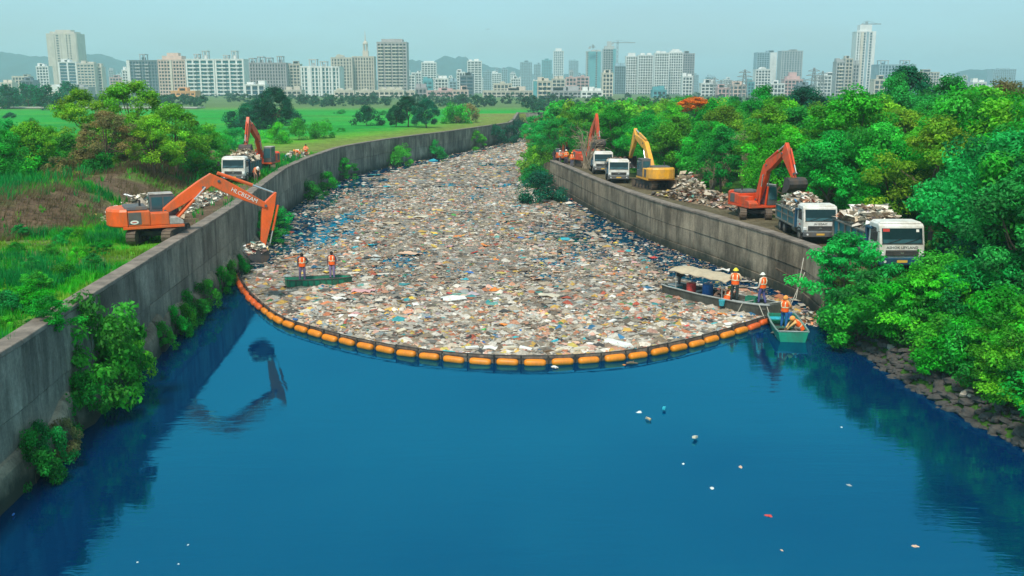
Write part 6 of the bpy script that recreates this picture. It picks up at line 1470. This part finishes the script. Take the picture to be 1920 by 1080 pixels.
C_ = [
    (0, 22, 156, 1000, 'cream', 'low cream block at the far left of the skyline', dict()), (22, 52, 144, 1150, 'cream', 'cream block second from the left of the skyline', dict()), (67, 90, 125, 1250, 'white', 'slim pale block left of the tall beige tower', dict()),
    (86, 143, 64, 1350, 'beige', 'tallest beige tower at the left with a grey glass strip', dict(bay=6, pier=2.6, band=1.5, solid=[(.02, .26, 'beige'), (.48, .66, 'beige'), (.80, .98, 'beige')], roof='step', extra=[(.8, 3.5), (.5, 6)])),
    (108, 143, 117, 1180, 'white', 'white block with tall blue glass fronts before the beige tower', dict(glass='b', bay=9, pier=1.8, band=.5)), (143, 176, 120, 1180, 'beige', 'beige office block right of the blue glass block', dict(glass='b', band=1.5)), (175, 190, 126, 1190, 'cream', 'narrow cream block at the end of the beige office block', dict()),
    (40, 62, 152, 900, 'dark', 'dark scaffolded building low at the left', dict(band=.6, pier=.5)), (205, 228, 146, 1300, 'pink', 'small pink block in the gap left of the grey-blue block', dict()), (228, 240, 132, 1200, 'white', 'thin white slab beside the grey-blue block', dict()),
    (237, 294, 114, 1050, 'dark', 'dark grey-blue apartment block with a roof frame', dict(glass='b', band=.9, bay=3.2, solid=[(.0, .1, 'white')], balc=[(.28, .45, 'grey'), (.60, .72, 'grey')], roof='frame', extra=[(-.1, .15, 6.5)])),
    (295, 346, 113, 1000, 'peach', 'peach apartment block with stepped crown', dict(glass='d', bay=3.0, band=1.2, solid=[(.44, .52, 'cream')], roof='step', extra=[(.72, 4.5), (.42, 7.5)])),
    (347, 401, 112, 960, 'white', 'left half of the white and dark green balcony towers', dict(glass='t', bay=7, pier=1.5, band=.8, balc=[(.12, .36, 'white'), (.60, .84, 'white')], roof='frame', extra=[(-.35, .12, 5), (.25, .14, 8)])),
    (402, 456, 112, 960, 'white', 'right half of the white and dark green balcony towers', dict(glass='t', bay=7, pier=1.5, band=.8, balc=[(.14, .38, 'white'), (.62, .86, 'white')], roof='frame', extra=[(-.35, .12, 4), (.25, .14, 8)])),
    (457, 536, 119, 1020, 'mauve', 'wide grey-mauve slab with four roof frames', dict(glass='g', bay=3.0, pier=1.3, band=1.0, roof='frame', extra=[(-.72, .1, 5), (-.3, .12, 6.5), (.1, .1, 5.5), (.62, .1, 7)])), (536, 562, 121, 1030, 'beige', 'beige block joined to the grey-mauve slab', dict()),
    (458, 497, 160, 820, 'white', 'small white and blue glass block before the mauve slab', dict(glass='b', bay=6, pier=1.3, band=.4)), (563, 636, 126, 940, 'white', 'white ribbed block with teal upper floors and roof frames', dict(glass='t', bay=3.4, pier=1.3, band=.7, solid=[(.2, .27, 'white'), (.5, .56, 'white'), (.78, .83, 'white')], roof='frame', extra=[(-.45, .16, 7), (.1, .14, 5)])),
    (620, 660, 109, 1080, 'beige', 'left part of the beige domed towers', dict(bay=3.2, pier=1.4, roof='arch', extra=[(-.2, .35)])), (660, 701, 107, 1090, 'beige', 'beige tower carrying a domed spire', dict(bay=3.2, pier=1.4, roof='spire', extra=.15)),
    (706, 762, 80, 1060, 'taupe', 'tall taupe tower with rows of balconies standing alone', dict(glass='d', bay=4.2, pier=1.0, band=1.4, balc=[(.05, .2, 'beige'), (.28, .46, 'beige'), (.52, .68, 'beige'), (.74, .86, 'beige')], roof='step', extra=[(.7, 4)])),
    (626, 664, 172, 830, 'cream', 'low cream row houses at the foot of the domed towers', dict(roof='arch', extra=[(-.5, .3), (.4, .3)])), (666, 700, 174, 820, 'cream', 'low cream row houses left of the taupe tower foot', dict(roof='arch', extra=[(0, .3)])), (702, 757, 171, 810, 'cream', 'low cream gabled houses before the taupe tower', dict(roof='arch', extra=[(-.5, .22), (.05, .25), (.6, .22)])), (760, 778, 172, 830, 'cream', 'low cream house right of the taupe tower', dict(roof='arch')),
    (764, 778, 142, 1300, 'white', 'pale block just right of the taupe tower', dict()), (779, 790, 137, 1320, 'white', 'thin pale tower right of the taupe tower', dict()), (790, 818, 118, 1500, 'white', 'white gridded tower in front of the middle hill', dict(bay=5, roof='step', extra=[(.7, 3)])), (793, 811, 152, 1000, 'teal', 'teal-topped small block below the white gridded tower', dict(glass='t', band=2)), (815, 840, 148, 1150, 'white', 'pale block right of the teal-topped one', dict()), (842, 856, 153, 1200, 'blue', 'narrow blue-grey block beside the dark glass block', dict()),
    (862, 888, 143, 930, 'dark', 'dark grey glass office block in the centre', dict(glass='b', bay=8, pier=.8, band=1.0, roof='boxes')), (856, 872, 136, 1250, 'white', 'white block behind the dark glass block', dict()), (876, 903, 115, 1450, 'white', 'tall pale tower behind the dark glass block', dict(bay=5)), (778, 800, 166, 900, 'mauve', 'low grey block left of the long pink one', dict()), (800, 862, 172, 880, 'pink', 'long low pinkish block in the centre', dict()), (848, 878, 170, 860, 'peach', 'low peach building before the dark glass block', dict()),
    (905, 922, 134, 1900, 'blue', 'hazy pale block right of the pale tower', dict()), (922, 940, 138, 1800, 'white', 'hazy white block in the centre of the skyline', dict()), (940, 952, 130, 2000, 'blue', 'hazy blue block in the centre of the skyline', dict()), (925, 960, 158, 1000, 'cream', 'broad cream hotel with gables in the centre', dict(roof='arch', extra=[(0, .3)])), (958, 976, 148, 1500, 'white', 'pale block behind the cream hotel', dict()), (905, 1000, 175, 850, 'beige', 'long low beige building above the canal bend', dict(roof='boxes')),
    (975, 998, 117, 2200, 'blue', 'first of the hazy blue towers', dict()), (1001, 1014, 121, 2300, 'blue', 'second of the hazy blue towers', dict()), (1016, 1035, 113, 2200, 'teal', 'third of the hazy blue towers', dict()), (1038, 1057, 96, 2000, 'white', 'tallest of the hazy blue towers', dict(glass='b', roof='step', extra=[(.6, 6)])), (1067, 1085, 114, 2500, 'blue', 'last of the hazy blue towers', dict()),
    (1000, 1034, 153, 800, 'beige', 'beige and teal balcony block right of the canal', dict(glass='b', band=.9, balc=[(.35, .6, 'cream'), (.7, .95, 'cream')], solid=[(0, .2, 'teal')])), (1035, 1060, 149, 1000, 'beige', 'pinkish block right of the balcony block', dict()), (1061, 1081, 146, 1050, 'pink', 'pink-grey block with rounded gable', dict(roof='arch')), (1081, 1105, 145, 1060, 'pink', 'wider pink-grey block with rounded gable', dict(roof='arch')), (1130, 1150, 138, 950, 'cream', 'cream narrow tower before the wrapped towers', dict(bay=3)),
    (1100, 1128, 97, 1500, 'concrete', 'unfinished tower wrapped in teal netting', dict(bay=5, solid=[(.12, .62, 'teal'), (.72, .96, 'teal')])), (1131, 1155, 92, 1550, 'concrete', 'unfinished concrete tower with a stepped top', dict(bay=4, pier=.7, band=.7, solid=[(.78, 1.0, 'teal')], roof='step', extra=[(.75, 5), (.35, 12)])), (1153, 1174, 124, 1300, 'blue', 'open scaffolded frame beside the unfinished towers', dict(bay=3, pier=.4, band=.4)),
    (1174, 1196, 106, 1350, 'white', 'first of the white twin towers', dict(bay=3.5, roof='step', extra=[(.6, 5)])), (1197, 1225, 104, 1330, 'white', 'second white tower of the right cluster', dict(bay=3.5)), (1228, 1255, 100, 1300, 'white', 'third white tower of the right cluster with a fine grid', dict(bay=3)), (1255, 1281, 99, 1320, 'white', 'tallest white tower of the right cluster', dict(bay=3, roof='step', extra=[(.8, 3), (.5, 5)])), (1281, 1303, 101, 1400, 'mauve', 'mauve-grey tower at the end of the white cluster', dict(bay=3.5)), (1280, 1299, 144, 1100, 'white', 'low white block before the mauve-grey tower', dict()), (1224, 1250, 170, 800, 'teal', 'low teal-roofed shed below the white cluster', dict()),
    (1325, 1342, 145, 1800, 'blue', 'hazy grey block in the gap right of the white cluster', dict()), (1315, 1346, 157, 1000, 'white', 'low whitish house with rooms on its roof', dict(roof='boxes')), (1346, 1369, 166, 900, 'pink', 'low pink row beside the pylons', dict(roof='boxes')), (1368, 1400, 160, 950, 'peach', 'low peach building below the pylon', dict(roof='boxes')), (1402, 1415, 155, 1100, 'teal', 'small teal block between the pylon and the blue-grey twin tower', dict(glass='b')),
    (1420, 1457, 99, 1600, 'blue', 'blue-grey twin tower with a stepped top', dict(glass='b', bay=4, solid=[(.66, 1, 'white')])), (1417, 1446, 131, 1150, 'white', 'white tower with rounded gable before the blue-grey one', dict(bay=3.5, roof='arch', extra=[(0, .35)])), (1466, 1506, 96, 1550, 'grey', 'wide grey-teal tower right of the twin tower', dict(glass='b', bay=4, pier=1.6)), (1445, 1472, 158, 1000, 'white', 'low white block left of the pink stepped building', dict(glass='d')), (1471, 1506, 150, 1020, 'pink', 'pink stepped building below the grey-teal tower', dict(roof='step', extra=[(.7, 4), (.4, 8)])), (1497, 1528, 161, 850, 'dark', 'long dark low block beside the pylons', dict(band=.8)), (1533, 1566, 142, 1100, 'white', 'whitish stepped block left of the cream-grey towers', dict(roof='boxes')),
    (1569, 1586, 117, 1000, 'grey', 'left wing of the cream-grey tower', dict(bay=3.2, balc=[(.2, .7, 'cream')])), (1586, 1600, 111, 1010, 'beige', 'raised middle of the cream-grey tower', dict(bay=3.2)), (1600, 1612, 121, 1020, 'grey', 'right wing of the cream-grey tower', dict(bay=3.2)), (1607, 1643, 60, 1250, 'white', 'tallest slender skyscraper at the right with a blue crown', dict(glass='b', bay=4, pier=1.6, band=.8, solid=[(.22, .36, 'cream'), (.52, .62, 'blue'), (.8, .95, 'white')], roof='step', extra=[(.62, 9)])),
    (1649, 1718, 122, 1150, 'blue', 'broad blue-grey slab with two roof boxes', dict(glass='b', bay=3.6, pier=1.4, band=.8, roof='frame', extra=[(-.6, .2, 5), (.6, .16, 5)])), (1719, 1762, 136, 1300, 'beige', 'pale hazy block right of the broad slab', dict()), (1763, 1800, 145, 1900, 'white', 'faint white block near the right edge', dict()), (1825, 1850, 155, 1000, 'white', 'low white house behind the trees at the right', dict()), (1863, 1906, 130, 2100, 'blue', 'faint hazy tower at the far right', dict()),
    (320, 366, 174, 780, 'orange', 'low orange-roofed building behind the left trees', dict(band=1.6)), (118, 165, 165, 850, 'grey', 'low grey sheds left of the tree group', dict()), (1090, 1130, 172, 800, 'white', 'low white buildings below the wrapped tower', dict(roof='boxes')), (520, 565, 170, 880, 'beige', 'low beige block behind the lone tree', dict()), (1715, 1760, 166, 800, 'teal', 'low blue-roofed market hall at the right', dict(band=1.8)), (1005, 1100, 176, 820, 'grey', 'low grey terrace above the wood', dict(roof='boxes')), (1640, 1660, 150, 900, 'cream', 'low cream block at the foot of the skyscraper', dict())]
for (u0, u1, vt, Y, wall, lb, kw) in C_: building(u0, u1, vt, Y, wall, lb, **kw)
rf_ = random.Random(77); k = 0
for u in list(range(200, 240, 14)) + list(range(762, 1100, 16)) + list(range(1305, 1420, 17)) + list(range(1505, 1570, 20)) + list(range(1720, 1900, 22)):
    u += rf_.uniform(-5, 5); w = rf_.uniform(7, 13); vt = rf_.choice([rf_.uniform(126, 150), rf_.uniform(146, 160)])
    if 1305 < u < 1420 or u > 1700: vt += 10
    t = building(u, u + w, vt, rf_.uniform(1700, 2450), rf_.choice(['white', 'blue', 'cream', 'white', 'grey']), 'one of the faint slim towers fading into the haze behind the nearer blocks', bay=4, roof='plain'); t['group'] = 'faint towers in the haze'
p = atY(99, 171, 880); sh = thing('domed_hall', 'white arched hall roof at the left below the beige tower', 'building', (p.x, 880, 2.5)); MB().prism([(8.5 * math.cos(a), 6 + 6.0 * math.sin(a)) for a in [math.pi * k / 12 for k in range(13)]], 0, 30).build('roof', BM_['white'], sh); MB().box(-8.4, 8.4, .3, 29.5, 0, 6).build('wall', BM_['cream'], sh)

def lattice(mb, p, q, w0, w1, n, r):
    p, q = Vector(p), Vector(q); d = (q - p).normalized(); a = d.cross(Vector((0, 1, 0))).normalized() if abs(d.y) < .9 else Vector((1, 0, 0)); b = d.cross(a)
    prev = None
    for k in range(n + 1):
        c = p.lerp(q, k / n); w = w0 + (w1 - w0) * k / n; cs = [c + (a * sx + b * sy) * w / 2 for sx, sy in ((-1, -1), (1, -1), (1, 1), (-1, 1))]
        if prev:
            for j in range(4): mb.beam(prev[j], cs[j], r, r); mb.beam(prev[j], cs[(j + 1) % 4], r * .7, r * .7)
        prev = cs
STEEL = M('pylon_steel', (.25, .27, .28), .6, .1, 1)
for (u, vt, Y, lb) in [(1397, 130, 700, 'lattice power pylon left of the blue-grey twin tower'), (1527, 127, 700, 'tall lattice power pylon left of the cream-grey tower'), (1543, 133, 850, 'second pylon just behind the tall one'), (1370, 150, 900, 'small pylon left of the lattice pylon'), (1340, 146, 1000, 'smallest pylon right of the white cluster'), (1352, 150, 950, 'thin pylon between the small ones')]:
    p = atY(u, vt, Y); t = thing('power_pylon', lb, 'pylon', (p.x, Y, 3)); H = p.z - 3; mb = MB(); lattice(mb, (0, 0, 0), (0, 0, H), 5, .8, 9, .32); mb.build('mast', STEEL, t)
    for f, w_ in ((.62, 6.5), (.76, 5.5), (.90, 4.2)): MB().beam((-w_, 0, H * f), (w_, 0, H * f), .5, .5).beam((-w_, 0, H * f), (0, 0, H * f + 1.6), .3, .3).beam((w_, 0, H * f), (0, 0, H * f + 1.6), .3, .3).build('cross_arm', STEEL, t)
for (u, vt, Y, j0, j1, lb, zb) in [(1158, 80, 1500, -10, 32, 'tower crane with long jib beside the unfinished towers', 3), (1112, 88, 1490, -7, 4, 'small crane on top of the netted tower', 70), (1625, 45, 1260, -9, 26, 'crane on the top of the tallest skyscraper', 80)]:
    p = atY(u, vt, Y); t = thing('tower_crane', lb, 'crane', (p.x, Y, zb)); H = p.z - zb; s = Y / FOC; mb = MB(); lattice(mb, (0, 0, 0), (0, 0, H + 3), 2.2, 2.0, 12, .5); mb.build('mast', STEEL, t)
    MB().beam((j0 * s, 0, H), (j1 * s, 0, H), 1.0, 1.2).beam((0, 0, H + 4), (j1 * s * .7, 0, H + .6), .3, .3).beam((0, 0, H + 4), (j0 * s, 0, H + .6), .3, .3).build('jib', STEEL, t); MB().box(j0 * s - 1, j0 * s + 2.5, -1.2, 1.2, H - 3, H - .4).build('counterweight', BM_['grey'], t)

# hills on the horizon
def hill(pts, Y, depth, name='hill'):
    V, F = [], []; us = np.linspace(pts[0][0], pts[-1][0], 70); tops = np.interp(us, [a for a, b in pts], [b for a, b in pts])
    n = 9
    for k, (u, vt) in enumerate(zip(us, tops)):
        p = atY(u, vt + 2.0 * (fnoise(u, 1, 9, 3) - .5) + 1.2 * (fnoise(u, 2, 3, 5) - .5), Y); h = max(p.z, 0)
        for j in range(n):
            t = j / (n - 1); q = math.sin(t * math.pi); V.append((p.x, Y - depth + 2 * depth * t, -1 + (h + 1) * q ** .8 * (1 + .12 * (fnoise(u, j, 6, 8) - .5) * q)))
    for k in range(69):
        for j in range(n - 1): a = k * n + j; F.append((a, a + n, a + n + 1, a + 1))
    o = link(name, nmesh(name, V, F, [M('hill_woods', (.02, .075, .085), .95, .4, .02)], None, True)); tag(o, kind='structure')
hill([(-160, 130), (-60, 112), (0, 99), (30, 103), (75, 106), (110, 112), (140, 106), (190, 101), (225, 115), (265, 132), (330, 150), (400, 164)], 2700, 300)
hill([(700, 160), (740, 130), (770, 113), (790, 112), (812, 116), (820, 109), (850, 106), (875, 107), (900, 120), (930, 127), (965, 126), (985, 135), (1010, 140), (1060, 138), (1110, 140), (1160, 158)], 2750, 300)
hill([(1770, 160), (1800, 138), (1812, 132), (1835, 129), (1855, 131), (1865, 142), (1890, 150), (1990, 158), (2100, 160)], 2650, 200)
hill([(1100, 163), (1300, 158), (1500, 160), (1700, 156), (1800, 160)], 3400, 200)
rd = MB(); rd.box(-240, -120, 372, 382, 3.9, 4.3); tag(rd.build('road', M('pale_road', (.42, .40, .36), .9, .15, .05)), kind='structure')
# a lone bird
bd = MB(); bd.add([(0, -.3, 0), (.12, 0, .05), (0, .45, 0), (-.12, 0, .05), (-.9, .1, .22), (.9, .1, .22)], [(0, 1, 2, 3), (3, 2, 4), (1, 5, 2), (0, 3, 4), (0, 5, 1)])
p = atY(914, 55, 300); tag(bd.build('bird', MAT['black'], None, loc=p), 'tiny dark bird high in the pale sky', 'bird')

# ---------------------------------------------------------------- haze
hm = bpy.data.materials.new('haze_air'); hm.use_nodes = True; hn = hm.node_tree.nodes; hn.clear()
ho = hn.new('ShaderNodeOutputMaterial'); pvn = hn.new('ShaderNodeVolumePrincipled'); pvn.inputs['Color'].default_value = (.62, .90, 1.0, 1); pvn.inputs['Density'].default_value = .00031; pvn.inputs['Anisotropy'].default_value = .0
hm.node_tree.links.new(pvn.outputs[0], ho.inputs['Volume'])
hz = MB().box(-4300, 4300, -120, 4300, -3.2, 130).build('haze', hm); tag(hz, kind='stuff')
# look-alikes that still share a label are told apart by their order across the picture
by = {}
for o in scene.objects:
    if o.parent is None and 'label' in o.keys() and o.get('group') != 'faint towers in the haze': by.setdefault(o['label'], []).append(o)
for lb, obs in by.items():
    n = len(obs)
    if n < 2: continue
    obs.sort(key=lambda o: o.location.x / max(o.location.y, 1))
    for k, o in enumerate(obs):
        sfx = ', leftmost of %d' % n if k == 0 else ', rightmost of %d' % n if k == n - 1 else ', number %d from left' % (k + 1)
        if len((lb + sfx).split()) <= 16: o['label'] = lb + sfx
print('objects', len(bpy.data.objects), 'tris', sum(len(m.polygons) for m in bpy.data.meshes))
